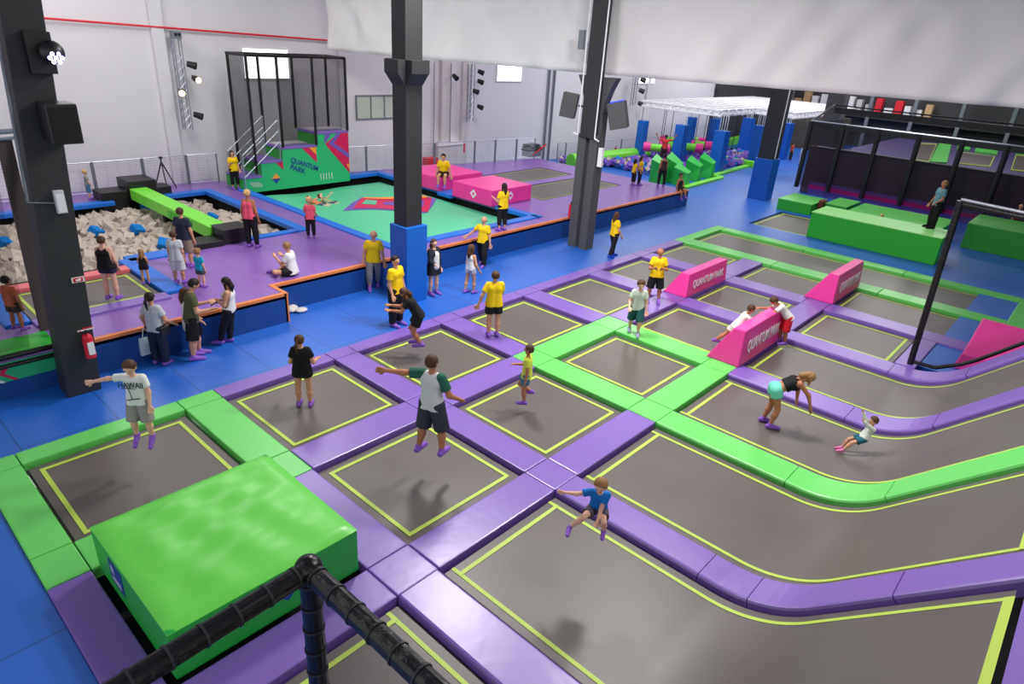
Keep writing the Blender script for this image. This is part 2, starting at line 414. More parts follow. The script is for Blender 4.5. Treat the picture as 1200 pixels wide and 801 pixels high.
for j, m, c, w in [(1, M_purple, 'purple', 'nearest, running from the padded net frame past the blue-tee boy\'s lane'),
                (2, M_purple, 'purple', "beside the boy in blue tee"),
                (3, M_green, 'green', "on near side of woman in teal shorts"),
                (4, M_purple, 'purple', "behind the woman in teal shorts"),
                (5, M_purple, 'purple', "below the leaning net post")]:
    y0, y1 = YG[j]
    if j == 1: w = 'left of the blue-tee boy\'s lane'
    sweep_pad(-4.95, -2.45, y0, y1, m, f'flat stretch of {c} divider pad {w}')
    if j == 2: 
        sweep_pad(-2.45, -1.75, y0, y1, m, f'short wrinkled piece of {c} divider pad {w}')
        sweep_pad(-1.75, -.3, y0, y1, m, f'curved bend of {c} divider pad {w}')
        sweep_pad(-.3, 1.3, y0, y1, m, f'sloping end of {c} divider pad {w}')
    else:
        sweep_pad(-2.45, -1.0, y0, y1, m, f'curved bend of {c} divider pad {w}')
        sweep_pad(-1.0, 1.3, y0, y1, m, f'sloping end of {c} divider pad {w}')
o = sweep_pad(XE+.02, XE+.7, 4.53, 6.98, M_purple, 'purple pad across the raised top end of the nearest full lane')

# ------------------------------------------------------------------ pink wedges with lettering
def wedge(x0, x1, y0, y1, h, label, txt=True):
    t = thing('wedge_block', label, 'foam block', ((x0+x1)/2, (y0+y1)/2, PADT), 'pink wedge blocks with white lettering')
    z = PADT; w = x1-x0
    a = [(x0, y0, z), (x1, y0, z), (x1-.05, y0+.1, z+h), (x1-.32, y0+.1, z+h)]
    b = [(p[0], y1 - (.05 if p[2] > z else 0), p[2]) for p in a]
    MB().hexa(a, b).build('body', M_pink, t, bevel=.03)
    if txt:
        L_ = (y1-y0)
        text_mesh(None, 'QUANTUM PARK', h*.46, (x1+.014, y0+L_*.12, z+h*.36), (0, 1, 0), (-.04, 0, 1), M_white, .004, 'lettering', t, .012, width=L_*.76)
    return t
wedge(-8.72, -7.98, 16.62, 19.15, .68, 'smallest pink wedge with white lettering, behind the black-shorts staff man')
wedge(-5.72, -4.92, 13.5, 15.9, .86, 'middle pink wedge with white lettering and two boys leaning over it')
wedge(-5.75, -4.90, 19.7, 22.15, .86, 'rightmost pink wedge with white lettering, beside the long green lane')
t = thing('ramp_block', 'large plain pink ramp block behind the net, on blue floor patch', 'foam block', (-.5, 18.5, 0))
MB().hexa([(-1.45, 17.75, 0), (1.2, 17.75, 0), (1.2, 19.6, 0), (-1.45, 19.6, 0)], [(-1.35, 17.8, .38), (1.1, 17.8, .38), (1.1, 19.5, .85), (-1.35, 19.5, .85)]).build('body', M_pink, t, bevel=.03)

# ------------------------------------------------------------------ big green block (foreground)
t = thing('crash_block', 'large glossy bright green foam block in the foreground', 'foam block', (-6.8, 2.6, 0))
bx0, bx1, by0, by1, bh = -7.92, -5.65, 1.42, 3.76, .75
n = 26; vs = []; fs = []
def wrk(u, v):
    e = min(u, 1-u, v, 1-v); k = min(1, e*6)
    return k*(.016*math.sin(9*u+14*v+2*math.sin(5*v)) + .013*math.sin(23*v-6*u) + .01*math.sin(31*u+9*v)) + .02*k
for i in range(n+1):
    for j in range(n+1):
        u, v = i/n, j/n; e_ = min(u, 1-u, v, 1-v); vs.append((bx0+(bx1-bx0)*u, by0+(by1-by0)*v, bh-.04*(e_ < .001)+wrk(u, v)))
for i in range(n):
    for j in range(n): a = i*(n+1)+j; fs.append((a, a+n+1, a+n+2, a+1))
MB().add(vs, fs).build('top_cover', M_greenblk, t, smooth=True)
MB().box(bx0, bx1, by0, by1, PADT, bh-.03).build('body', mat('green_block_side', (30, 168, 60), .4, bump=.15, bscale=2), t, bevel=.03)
def diamond(mb, c, r, u, v, n, m1, m2):
    c = Vector(c); u = Vector(u); v = Vector(v); n = Vector(n)
    mb.ext([c-u*r, c-v*r, c+u*r, c+v*r], n*.006, m1)
    mb.ext([c-u*r*.45+n*.002, c-v*r*.45+n*.002, c+u*r*.45+n*.002, c+v*r*.45+n*.002], n*.008, m2)
mb = MB(); diamond(mb, (bx1+.004, 2.75, .42), .17, (0, 1, 0), (0, 0, 1), (1, 0, 0), M_navy, M_dgreen); mb.build('emblem', None, t)
mb = MB(); mb.box(-7.35, -6.95, by0-.008, by0, .28, .62, M_navy); mb.box(-7.28, -7.02, by0-.012, by0-.004, .34, .40, M_silver); mb.box(-7.28, -7.2, by0-.012, by0-.004, .46, .56, M_silver); mb.build('emblem', None, t)

# ------------------------------------------------------------------ raised platform
PH = .72
plat = thing('raised_platform', 'long raised purple platform with blue front wall and orange edge', 'platform', (-14, 10, 0))
PXE = -14.15; PXN = -13.5
boxes = [  # purple deck pieces
    (-18.1, PXN, -10, 2.2), (-15.0, PXN, 2.2, 7.35), (-18.1, -15.0, 5.7, 7.35),
    (-17.85, PXE, 7.35, 10.7), (-24.6, PXE, 10.7, 11.45), (-14.75, PXE, 11.45, 18.2),
    (-16.5, PXE, 18.2, 27.8), (-21.4, -16.5, 25.9, 27.8), (-21.4, -16.5, 17.95, 20.3), (-19.35, -18.75, 20.3, 25.9)]
mb = MB()
for (a, b, c, d) in boxes: mb.box(a, b, c, d, PH-.12, PH)
for (c, d) in [(-10, 11.45), (11.45, 18.2), (18.2, 27.8)]:
    xr = {-10: -24.605, 11.45: -24.5, 18.2: -21.4}[c]
    a_, b_ = (wx(c)+.05, wx(d)+.05) if c < 0 else (fx(c)-.12, fx(d)-.12); mb.hexa([(a_, c, PH-.12), (xr, c, PH-.12), (xr, d, PH-.12), (b_, d, PH-.12)], [(a_, c, PH), (xr, c, PH), (xr, d, PH), (b_, d, PH)])
mb.build('deck', M_purplemat, plat)
mb = MB()
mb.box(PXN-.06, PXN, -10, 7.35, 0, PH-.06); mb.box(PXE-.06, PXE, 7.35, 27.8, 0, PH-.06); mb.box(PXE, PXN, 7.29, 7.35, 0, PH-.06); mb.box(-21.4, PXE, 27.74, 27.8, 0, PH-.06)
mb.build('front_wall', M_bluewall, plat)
mb = MB()
mb.box(PXN-.09, PXN+.012, 2.7, 7.36, PH-.05, PH+.014); mb.box(PXE-.09, PXE+.012, 7.36, 27.8, PH-.05, PH+.014); mb.box(PXE-.09, PXN+.012, 7.28, 7.38, PH-.05, PH+.012)
mb.box(PXN-.012, PXN+.013, 7.33, 7.37, 0, PH)
mb.build('edge_trim', M_orange, plat)
# inside faces of the pits
mb = MB()
mb.box(-24.6, -17.9, -10, -9.9, -.6, PH-.1); mb.box(-24.62, -24.55, -10, 10.6, -.6, PH-.1); mb.box(-24.6, -17.9, 10.5, 10.56, -.6, PH-.1)
mb.box(-18.05, -17.98, -10, 10.5, -.6, PH-.1); mb.box(-24.4, -14.7, 11.6, 11.65, -.6, PH-.1); mb.box(-24.45, -24.4, 11.6, 18.1, -.6, PH-.1)
mb.box(-24.4, -14.8, 18.0, 18.06, -.6, PH-.1); mb.box(-14.95, -14.9, 11.6, 18.1, -.6, PH-.1); mb.box(-24.6, -14.9, -10, 18, -.65, -.6)
mb.box(-17.6, -15.0, 2.2, 5.7, .1, .14)
mb.build('pit_lining', M_dark, plat)
text_rows = []
# blue border pads round pit, airbag and run-up trampoline
def bpad(x0, x1, y0, y1, label, m=M_bluepad, z=PH, h=.05):
    o = MB().box(x0, x1, y0, y1, z-.10, z+h).build('edge_pad', m, bevel=.03, loc=((x0+x1)/2, (y0+y1)/2, z-.1))
    return tag(o, label, 'safety pad', 'blue edge pads on the raised platform')
bpad(-24.6, -24.25, -4, 7.35, 'blue edge pad along back of foam pit, left of the black box steps')
bpad(-24.6, -24.25, 9.0, 10.35, 'blue edge pad along back of foam pit, right of the black box steps')
bpad(-24.6, -17.85, 10.35, 10.68, 'blue edge pad on right side of the foam pit')
bpad(-18.15, -17.85, 8.8, 10.35, 'short blue edge pad between the black steps and pit corner')
bpad(-18.25, -17.7, 5.45, 7.1, 'blue edge pad in front of foam pit, beside the teenager in grey')
bpad(-18.0, -15.1, 5.25, 5.7, 'blue edge pad slanting beside the run-up trampoline, near girl in black')
bpad(-18.0, -15.1, 2.2, 2.65, 'blue edge pad left of run-up trampoline, seen beside the orange-tee boy')
bpad(-17.5, -17.15, 2.65, 5.25, 'pinkish red edge pad between foam pit and run-up trampoline', mat('coral_pad', (226, 110, 116), .4), h=.06)
bpad(-18.25, -17.5, -6, 2.2, 'blue edge pad in front of foam pit at left picture edge')
bpad(-15.15, -14.75, 2.65, 5.25, 'purple pad at the near end of the run-up trampoline', M_purple)
bpad(-23.95, -14.75, 11.42, 11.75, 'long blue edge pad on the left side of the airbag')
bpad(-15.1, -14.75, 11.75, 18.05, 'blue edge pad along the front of the airbag')
bpad(-24.5, -24.0, 16.3, 18.0, 'blue edge pad behind the airbag, right of the stepped tower')
bpad(-24.5, -19.9, 17.85, 18.2, 'blue edge pad right of airbag, running back to the fence')
bpad(-16.8, -14.75, 17.85, 18.2, 'blue edge pad at airbag corner below the magenta block')
bpad(-19.8, -19.0, 17.6, 18.6, 'blue pad in the gap between the two magenta blocks')
trampoline(-17.15, -15.15, 2.65, 5.25, 'small run-up trampoline on platform beside the woman in black tank top', base=PH+.02)
trampoline(-21.4, -19.35, 20.3, 25.9, 'rear one of the two trampolines on far end of raised platform', base=PH+.03, lw=.03)
trampoline(-18.75, -16.5, 20.3, 25.9, 'front one of the two trampolines on far end of raised platform', base=PH+.03, lw=.03)
# magenta blocks
def magblock(x0, x1, y0, y1, h, label, dia):
    t = thing('magenta_block', label, 'foam block', ((x0+x1)/2, (y0+y1)/2, PH), 'magenta blocks beside the airbag')
    MB().box(x0, x1, y0, y1, PH+.01, PH+h).build('body', M_pink, t, bevel=.025)
    if dia:
        mb = MB(); diamond(mb, ((x0+x1)/2+.1, y0-.002, PH+h*.52), .17, (1, 0, 0), (0, 0, 1), (0, -1, 0), M_white, M_pink); mb.build('emblem', None, t); mb = MB()
        diamond(mb, (x1+.002, (y0+y1)/2-.1, PH+h*.52), .17, (0, 1, 0), (0, 0, 1), (1, 0, 0), M_white, M_pink); mb.build('emblem', None, t)
magblock(-22.2, -19.85, 17.75, 20.2, .55, 'rear magenta block with a staff man in yellow sitting on it', False)
magblock(-19.0, -16.85, 17.7, 19.95, .60, 'front magenta block with white diamond emblems on its sides', True)

# ------------------------------------------------------------------ airbag
t = thing('airbag', 'large sea-green inflated airbag with red and violet diamond print', 'airbag', (-19.5, 14.8, 0))
n = 40; vs = []; fs = []; ax0, ax1, ay0, ay1 = -24.0, -15.1, 11.75, 17.95
def bagz(u, v):
    e = min(u, 1-u, v, 1-v); k = min(1, e*7)**.5
    return .30+.26*k + k*(.045*math.sin(7*u+3*math.sin(4*v)) + .03*math.sin(15*v+4*u)) - .10*math.exp(-((u-.15)**2+(v-.45)**2)*30)
for i in range(n+1):
    for j in range(n+1): u, v = i/n, j/n; vs.append((ax0+(ax1-ax0)*u, ay0+(ay1-ay0)*v, bagz(u, v)))
for i in range(n):
    for j in range(n): a = i*(n+1)+j; fs.append((a, a+n+1, a+n+2, a+1))
mb = MB().add(vs, fs)
MBt = mb.build('top_sheet', M_bag, t, smooth=True)
MB().box(ax0, ax1, ay0, ay1, -.55, .31).build('bag_body', M_bag, t)
def on_bag(px, py):
    p = P(px, py, .52); u = (p.x-ax0)/(ax1-ax0); v = (p.y-ay0)/(ay1-ay0); return (p.x, p.y, u, v)
def bagpoly(mb, corners, m, lift=.012, k=10):
    g = []
    for i in range(k+1):
        for j in range(k+1):
            a, b = i/k, j/k; c = [corners[q] for q in range(4)]
            x = (1-a)*((1-b)*c[0][0]+b*c[3][0]) + a*((1-b)*c[1][0]+b*c[2][0]); y = (1-a)*((1-b)*c[0][1]+b*c[3][1]) + a*((1-b)*c[1][1]+b*c[2][1])
            g.append((x, y, bagz((x-ax0)/(ax1-ax0), (y-ay0)/(ay1-ay0))+lift))
    f = []
    for i in range(k):
        for j in range(k): a = i*(k+1)+j; f.append((a, a+k+1, a+k+2, a+1))
    mb.add(g, f, m)
mb = MB()
def pp(px, py): q = P(px, py, .55); return (q.x, q.y)
bagpoly(mb, [pp(402, 246), pp(500, 250), pp(512, 234), pp(424, 229)], M_viol, .014)
bagpoly(mb, [pp(414, 245), pp(502, 248.5), pp(506, 233), pp(424, 230)], M_red, .022)
bagpoly(mb, [pp(424, 240), pp(440, 241), pp(442, 234), pp(429, 233)], M_bag, .03)
bagpoly(mb, [pp(448, 239), pp(496, 242), pp(497, 236), pp(452, 235)], M_viol, .03)
bagpoly(mb, [pp(424, 231), pp(500, 234), pp(500, 232), pp(428, 229.5)], M_yor, .034)
mb.build('print', None, t)

# ------------------------------------------------------------------ foam pit cubes
cube_me = {}
def foam_mesh(m):
    if m.name in cube_me: return cube_me[m.name]
    bm = bmesh.new(); bmesh.ops.create_cube(bm, size=.21); bmesh.ops.bevel(bm, geom=list(bm.edges), offset=.012, segments=1, affect='EDGES')
    me = bpy.data.meshes.new('foam_cube'); bm.to_mesh(me); bm.free(); me.materials.append(m); cube_me[m.name] = me; return me
spots = []
y = -2.0
while y < 10.35:
    x = -24.3
    while x < -18.15:
        zz = .28 + .10*math.sin(x*1.3)*math.cos(y*.9) + random.uniform(-.05, .10)
        spots.append((x+random.uniform(-.09, .09), y+random.uniform(-.09, .09), zz, random.uniform(0, 6.3), random.uniform(-.9, .9), random.uniform(-.9, .9), random.uniform(.9, 1.45)))
        x += .235
    y += .235
spots = [s for s in spots if not (8.8 > s[1] > 7.2)] + [s for s in spots if 8.8 > s[1] > 7.2]
def seen(s):
    d = np.array([s[0], s[1], s[2]-CAMH]); X = 600+FPX*(d@cR)/(d@cF)
    return X > -5
def key(s): return s[0]**2+s[1]**2
vis = sorted([s for s in spots if seen(s) and not (8.8 > s[1] > 7.2) and s[1] > -1], key=key)
first = vis[:288]; rest = vis[288:] + [s for s in spots if s not in vis]
bl_px = [(428/4+6, 366/4+180), (645/4, 358/4+180), (770/4, 425/4+180), (15/4+1, 418/4+180), (1000/4, 300/4+180), (690/4, 250/4+180)]
blues = []
for (px, py), w in zip(bl_px, ['beside the left column', 'in the middle of pit', 'near the pit front', 'at the left picture edge', 'right of green beam', 'below the black steps']):
    p = P(px, py, .45); blues.append((p, w))
for i, s in enumerate(first):
    o = bpy.data.objects.new('foam_cube', foam_mesh(M_foam)); COL.objects.link(o)
    o.location = s[:3]; o.rotation_euler = (s[4], s[5], s[3]); o.scale = (s[6], s[6]*.95, s[6]*.8)
    tag(o, 'pale grey foam block lying loose in the near half of foam pit', 'foam block', 'pale foam blocks in the pit')
mb = MB(); 
from mathutils import Euler
for s in rest:
    mb.obox(s[:3], (.21*s[6], .2*s[6], .17*s[6]), Euler((s[4], s[5], s[3])).to_matrix())
o = mb.build('foam_blocks', M_foam, loc=(-21.2, 4, .2)); tag(o, 'pale grey foam blocks filling the rest of the foam pit', 'foam blocks'); o['kind'] = 'stuff'
for p, w in blues:
    o = bpy.data.objects.new('foam_cube', foam_mesh(M_foamb)); COL.objects.link(o); o.location = (p.x, p.y, .47)
    o.rotation_euler = (.5, .3, random.random()*3); o.scale = (1.6, 1.5, 1)
    tag(o, f'blue foam block among pale ones {w}', 'foam block')

# beam across the pit and black box steps
t = thing('balance_beam', 'long bright green padded beam crossing the foam pit', 'beam', (-21.2, 8.1, 0))
MB().box(-24.3, -18.5, 7.86, 8.42, .75, 1.12).build('body', M_bgreen, t, bevel=.04)
MB().box(-22, -21.8, 7.95, 8.3, -.5, .76).box(-20, -19.8, 7.95, 8.3, -.5, .76).build('support', M_dark, t)
text_mesh(None, 'QUANTUM', .26, (-21.3, 7.845, .84), (1, 0, 0), (0, 0, 1), mat('faded_green_print', (60, 190, 60), .5), .003, 'lettering', t, .02, width=1.7)
t = thing('box_steps', 'black padded box steps at the far end of green beam', 'steps', (-24.9, 8.1, PH))
MB().box(-25.35, -24.3, 7.85, 8.75, PH, PH+.62).build('upper_box', M_black, t, bevel=.02)
MB().box(-25.2, -24.4, 7.0, 7.84, PH-.3, PH+.32).build('lower_box', M_black, t, bevel=.02)
MB().box(-25.2, -24.5, 8.76, 9.3, PH, PH+.3).build('side_box', M_black, t, bevel=.02)
t = thing('box_steps', 'black padded box steps at the near end of green beam', 'steps', (-18.2, 8, PH))
MB().box(-18.6, -17.85, 7.95, 8.78, PH-.1, PH+.42).build('upper_box', M_black, t, bevel=.02)
MB().box(-18.5, -17.8, 7.1, 7.94, PH-.1, PH+.16).build('lower_box', M_black, t, bevel=.02)

# ------------------------------------------------------------------ stepped tower with cage
t = thing('stepped_tower', 'green stepped jumping tower with net cage, purple step pads and bold mural', 'tower', (-24.6, 14, PH))
TX = -23.75; TB = -25.1
steps = [(11.6, 12.35, 1.22, 'purple'), (12.35, 13.25, 1.72, 'p'), (13.25, 14.75, 2.18, 'p'), (14.75, 16.25, 2.66, 'p')]
mb = MB(); mt = MB(); mr = MB()
for (a, b, z, _) in steps:
    mb.box(TX-.02, TX, a, b, .62, z-.08, M_mural)
    mb.box(TB, TX-.02, a, b, .62, z-.08, M_mural2)
    mt.box(TB+.05, TX+.02, a-.03, b, z-.08, z, M_purple)
mb.build('front_wall', None, t)
mt.build('step_pad', M_purple, t, bevel=.015)
MB().box(TB+.1, TX-.6, 13.4, 14.7, 2.18, 2.195).box(TB+.1, TX-.6, 14.9, 16.1, 2.66, 2.675).build('landing_mat', M_wall2, t)
mb = MB()
def tp(y, z): return (TX+.003, y, z)
def pol(pts, m, d=.004): MB().ext([tp(*p) for p in pts], (d, 0, 0)).build('mural_print', m, t)
pol([(16.24, .95), (16.24, 2.57), (15.75, 2.57), (15.15, 2.2), (15.3, 2.0)], M_red, .004)
pol([(16.24, 1.55), (16.24, 1.75), (15.55, 2.2), (15.9, 2.57), (15.7, 2.57), (15.3, 2.2)], M_viol, .008)
pol([(15.15, 2.57), (15.45, 2.57), (15.2, 2.3), (15.1, 2.2)], M_viol, .008)
pol([(16.24, 1.1), (16.24, 1.35), (16.1, 1.3)], M_yor, .008)
pol([(14.1, 2.1), (14.72, 2.1), (14.72, 1.5)], M_red, .004)
pol([(14.4, 2.1), (14.72, 2.1), (14.72, 1.8)], M_yor, .008)
pol([(12.95, 1.64), (13.24, 1.64), (13.24, 1.35)], M_red)
pol([(12.72, 1.05), (12.9, .85), (13.1, 1.05)], M_navy); pol([(12.72, 1.05), (12.9, 1.25), (13.1, 1.05)], M_yor)
for i in range(5):
    pol([(14.85+i*.13, .8), (14.88+i*.13, .8), (14.72+i*.13+.15, 1.05), (14.69+i*.13+.15, 1.05)], M_wall, .006)
    pol([(12.0+i*.08, .8+.0), (12.03+i*.08, .8), (11.85+i*.08, 1.0), (11.82+i*.08, 1.0)], M_wall, .006)
text_mesh(None, 'QUANTUM', .27, (TX+.012, 13.55, 1.62), (0, .93, -.36), (0, .36, .93), M_navy, .003, 'lettering', t, .02, width=1.25)
text_mesh(None, 'PARK', .27, (TX+.012, 13.5, 1.36), (0, .93, -.36), (0, .36, .93), M_navy, .003, 'lettering', t, .02, width=.7)
CZ = 5.38
def post(mbx, a, b, r=.05): mbx.tube(a, b, r, 8)
for (x, y, z0) in [(TX, 12.15, 1.3), (-25.0, 12.1, 1.3), (TX, 13.3, 2.18), (TX, 14.75, 2.18), (TX, 16.22, 2.66), (TB, 16.22, 2.66), (TB, 14.7, 2.66), (-25.1, 13.3, 2.18)]:
    post_mb = MB(); post_mb.tube((x, y, z0), (x, y, CZ), .055, 8); post_mb.build('cage_post', M_blackgloss, t)
mb = MB()
for p in [((TX, 13.3, CZ), (TX, 16.22, CZ)), ((TB, 12.1, CZ), (TB, 16.22, CZ)), ((TX, 16.22, CZ), (TB, 16.22, CZ)), ((TX, 12.15, CZ), (-25, 12.1, CZ)), ((TX, 12.15, CZ), (TX, 13.3, CZ)), ((TX, 13.3, CZ), (TB, 13.3, CZ))]:
    mb.tube(*p, .05, 8)
mb.build('top_rail', M_blackgloss, t)
mb = MB()
for (a, b, z) in [((TX, 13.3), (TX, 14.7), 2.25), ((TX, 14.8), (TX, 16.2), 2.7), ((TB, 12.2), (TB, 16.2), 1.4), ((TX, 16.22), (TB, 16.22), 2.7), ((TX, 12.15), (-25, 12.15), 1.4)]:
    mb.add([(a[0], a[1], z), (b[0], b[1], z), (b[0], b[1], CZ), (a[0], a[1], CZ)], [(0, 1, 2, 3)])
mb.build('net', M_net2, t)
# handrails of the steps
for k, xx in enumerate((TX+.02, TB+.25)):
    mb = MB()
    A = (xx, 11.65, PH); 
    mb.tube((xx, 11.65, PH), (xx, 11.65, 2.0), .025); mb.tube((xx, 13.15, 1.7), (xx, 13.15, 3.2), .025)
    for dz in (0, -.4, -.8): mb.tube((xx, 11.65, 2.0+dz), (xx, 13.15, 3.2+dz), .022)
    mb.build('handrail', M_gal, t)

# ------------------------------------------------------------------ fence along the left wall
def fence_panel(y0, y1, z0, label, h=1.08):
    f = fx if z0 > .1 else (lambda y: -25.15+.13*(y-32)); a = Vector((f(y0), y0+.03, z0)); b = Vector((f(y1), y1-.03, z0)); up = Vector((0, 0, h))
    t = thing('fence_panel', label, 'fence', (a+b)/2, 'grey wire fence panels along the left wall')
    MB().tube(a, a+up, .028, 6).build('post', M_gal2, t); MB().tube(b, b+up, .028, 6).build('post', M_gal2, t)
    MB().tube(a+up, b+up, .022, 6).build('top_rail', M_gal, t); MB().tube(a+up*.06, b+up*.06, .015, 6).build('bottom_rail', M_gal, t)
    mb = MB(); d = (b-a)
    for i in range(1, 11): mb.tube(a+up*(i/11), b+up*(i/11), .004, 4)
    nn = max(2, int(d.length/.35))
    for i in range(1, nn): mb.tube(a+d*(i/nn)+up*.06, a+d*(i/nn)+up, .003, 4)
    mb.build('wire_infill', M_gal, t)
L1 = ['at left picture edge behind the leaning column', 'behind the toddler', 'behind the far black box steps', 'left of tower, behind camera tripod', 'between tripod and tower steps']
for (a, b), l in zip([(.9, 4.1), (4.1, 7.3), (7.3, 8.9), (8.9, 10.45), (10.45, 11.55)], L1): fence_panel(a, b, PH, 'wire fence panel '+l)
for (a, b), l in zip([(16.35, 17.76), (17.76, 19.2), (19.2, 21.3), (21.3, 23.6), (23.6, 24.87), (24.87, 26.24), (26.24, 27.5)],
        ['just right of the stepped tower', 'left of the padded blue column', 'hidden partly by the padded blue column', 'in front of the grey wall door',
         'behind the rear platform trampoline, left part', 'behind the rear platform trampoline, middle part', 'at far end of platform by stacked gear']): fence_panel(a, b, PH, 'wire fence panel '+l)
for (a, b), l in zip([(31.9, 32.6), (32.6, 34.0), (34.0, 35.6), (35.6, 37.6), (37.6, 39.6), (39.6, 41.8), (41.8, 44)],
        ['at floor level beside the platform end', 'left of the grooved column', 'behind the grooved column', 'right of the grooved column', 'behind the wall extinguisher gap', 'left of the first blue post', 'behind the ring swinger in red']): fence_panel(a, b, 0, 'wire fence panel '+l, .98)

# ------------------------------------------------------------------ columns
def shearbox(x0, x1, y0, y1, z0, z1, ky=0.0, kx=0.0):
    b = [(x0, y0), (x1, y0), (x1, y1), (x0, y1)]
    return MB().hexa([(x+kx*z0, y+ky*z0, z0) for x, y in b], [(x+kx*z1, y+ky*z1, z1) for x, y in b])
KY = .055
t = thing('column', 'black leaning steel column at left with speaker and signs on it', 'column', (-13.05, 2.8, 0))
shearbox(-13.35, -12.85, 2.5, 3.06, 0, 9.9, KY).build('shaft', M_col, t, bevel=.015)
MB().tube((-12.84, 2.62, 3.6), (-12.84, 2.95, 9.9), .02).tube((-12.84, 2.62, 3.6), (-12.8, 3.02, 3.55), .012).build('conduit', M_gal2, t)
t2 = thing('loudspeaker', 'black box loudspeaker hanging on the leaning left column', 'speaker', (-12.55, 3.3, 4.8))
MB().box(-12.82, -12.3, 3.02, 3.45, 4.55, 5.15).build('cabinet', M_black, t2, bevel=.02)
MB().box(-12.3, -12.285, 3.05, 3.42, 4.6, 5.1).build('grille', mat('speaker_grille', (10, 10, 11), .8), t2)
t2 = thing('stage_light', 'moving head stage light glowing violet on the leaning left column', 'stage light', (-12.6, 3.2, 5.8))
MB().box(-12.85, -12.7, 3.05, 3.4, 5.55, 6.15).build('bracket', M_black, t2, bevel=.01)
MB().sphere((-12.55, 3.33, 5.87), .17, nu=14, nv=10).build('head', M_black, t2, smooth=True)
lm = mat('violet_led', (200, 190, 255), .3, emit=(190, 170, 255), estr=6)
mb = MB()
for i in range(7): mb.sphere((-12.40, 3.33+(.08*math.cos(i*1.05) if i else 0), 5.80+(.065*math.sin(i*1.05) if i else 0)), .032, nu=8, nv=6)
mb.build('lamp_lens', lm, t2)
def onface(px, py, X=-12.84): return onx(px, py, X)
t2 = thing('emergency_lamp', 'small white emergency lamp with green wire on the left column', 'lamp', (-12.8, 3.02, 3.55))
MB().box(-12.84, -12.76, 2.98, 3.13, 3.38, 3.76).build('housing', M_silver, t2, bevel=.01)
MB().box(-12.76, -12.75, 3.0, 3.11, 3.4, 3.7).build('diffuser', M_white, t2)
def plate(pxs, X, m, name, label, cat, d=.01, extra=None):
    a = onx(pxs[0], pxs[1], X); b = onx(pxs[2], pxs[3], X)
    y0, y1 = sorted((a.y, b.y)); z0, z1 = sorted((a.z, b.z))
    t = thing(name, label, cat, (X, (y0+y1)/2, z0))
    MB().box(X, X+d, y0, y1, z0, z1).build('plate', m, t)
    return t, y0, y1, z0, z1
t2, y0, y1, z0, z1 = plate((84.5, 332, 98, 323), -12.838, M_white, 'fire_sign', 'red and white fire hose sign on the left column', 'sign')
w_, h_ = y1-y0, z1-z0
MB().box(-12.827, -12.822, y0+.12*w_, y1-.12*w_, z0+.12*h_, z1-.12*h_).build('red_field', M_redp, t2)
MB().box(-12.822, -12.818, y0+.3*w_, y0+.7*w_, z0+.3*h_, z0+.62*h_).box(-12.822, -12.818, y0+.5*w_, y0+.75*w_, z0+.62*h_, z0+.75*h_).build('symbol', M_white, t2)
t2, y0, y1, z0, z1 = plate((91, 389, 110, 383), -12.838, M_white, 'label_strip', 'narrow white label strip above the red extinguisher', 'sign')
MB().box(-12.828, -12.824, y0+.02, y0+.05, z0+.02, z1-.02).box(-12.828, -12.824, y0+.08, y1-.02, z0+.04, z0+.06).build('print', M_redp, t2)
t2 = thing('fire_extinguisher', 'red fire extinguisher with white label strapped to the left column', 'extinguisher', (-12.76, 2.98, .72))
MB().tube((-12.74, 2.98, .74), (-12.74, 2.98, 1.12), .085, 14).sphere((-12.74, 2.98, 1.12), .085, nu=14).build('cylinder', M_redp, t2, smooth=False)
MB().box(-12.66, -12.64, 2.94, 3.04, .82, 1.06).build('label', M_white, t2)
MB().tube((-12.74, 2.98, 1.18), (-12.74, 2.98, 1.27), .02).tube((-12.74, 2.98, 1.25), (-12.66, 3.05, 1.27), .015).build('valve', M_black, t2)

t = thing('column', 'tall black column with blue padded base beside staff youth in yellow', 'column', (-12.94, 10.56, 0))
MB().box(-13.28, -12.6, 10.22, 10.9, 0, 2.03).build('blue_padding', M_blue, t, bevel=.02)
MB().box(-13.2, -12.7, 10.3, 10.8, 1.9, 9.9).build('shaft', M_col, t, bevel=.012)
mb = MB()
for sgn in (-1, 1):
    yc = 10.55; 
    a = [(-13.2, yc+sgn*.25, 5.35), (-13.2, yc+sgn*.25, 5.9), (-13.2, yc+sgn*.47, 5.9), (-13.2, yc+sgn*.47, 5.62)]
    mb.ext(a, (.5, 0, 0))
for sgn in (-1, 1):
    xc = -12.95
    a = [(xc+sgn*.25, 10.3, 5.35), (xc+sgn*.25, 10.3, 5.9), (xc+sgn*.47, 10.3, 5.9), (xc+sgn*.47, 10.3, 5.62)]
    mb.ext(a, (0, .5, 0))
mb.build('corbel', M_col, t)

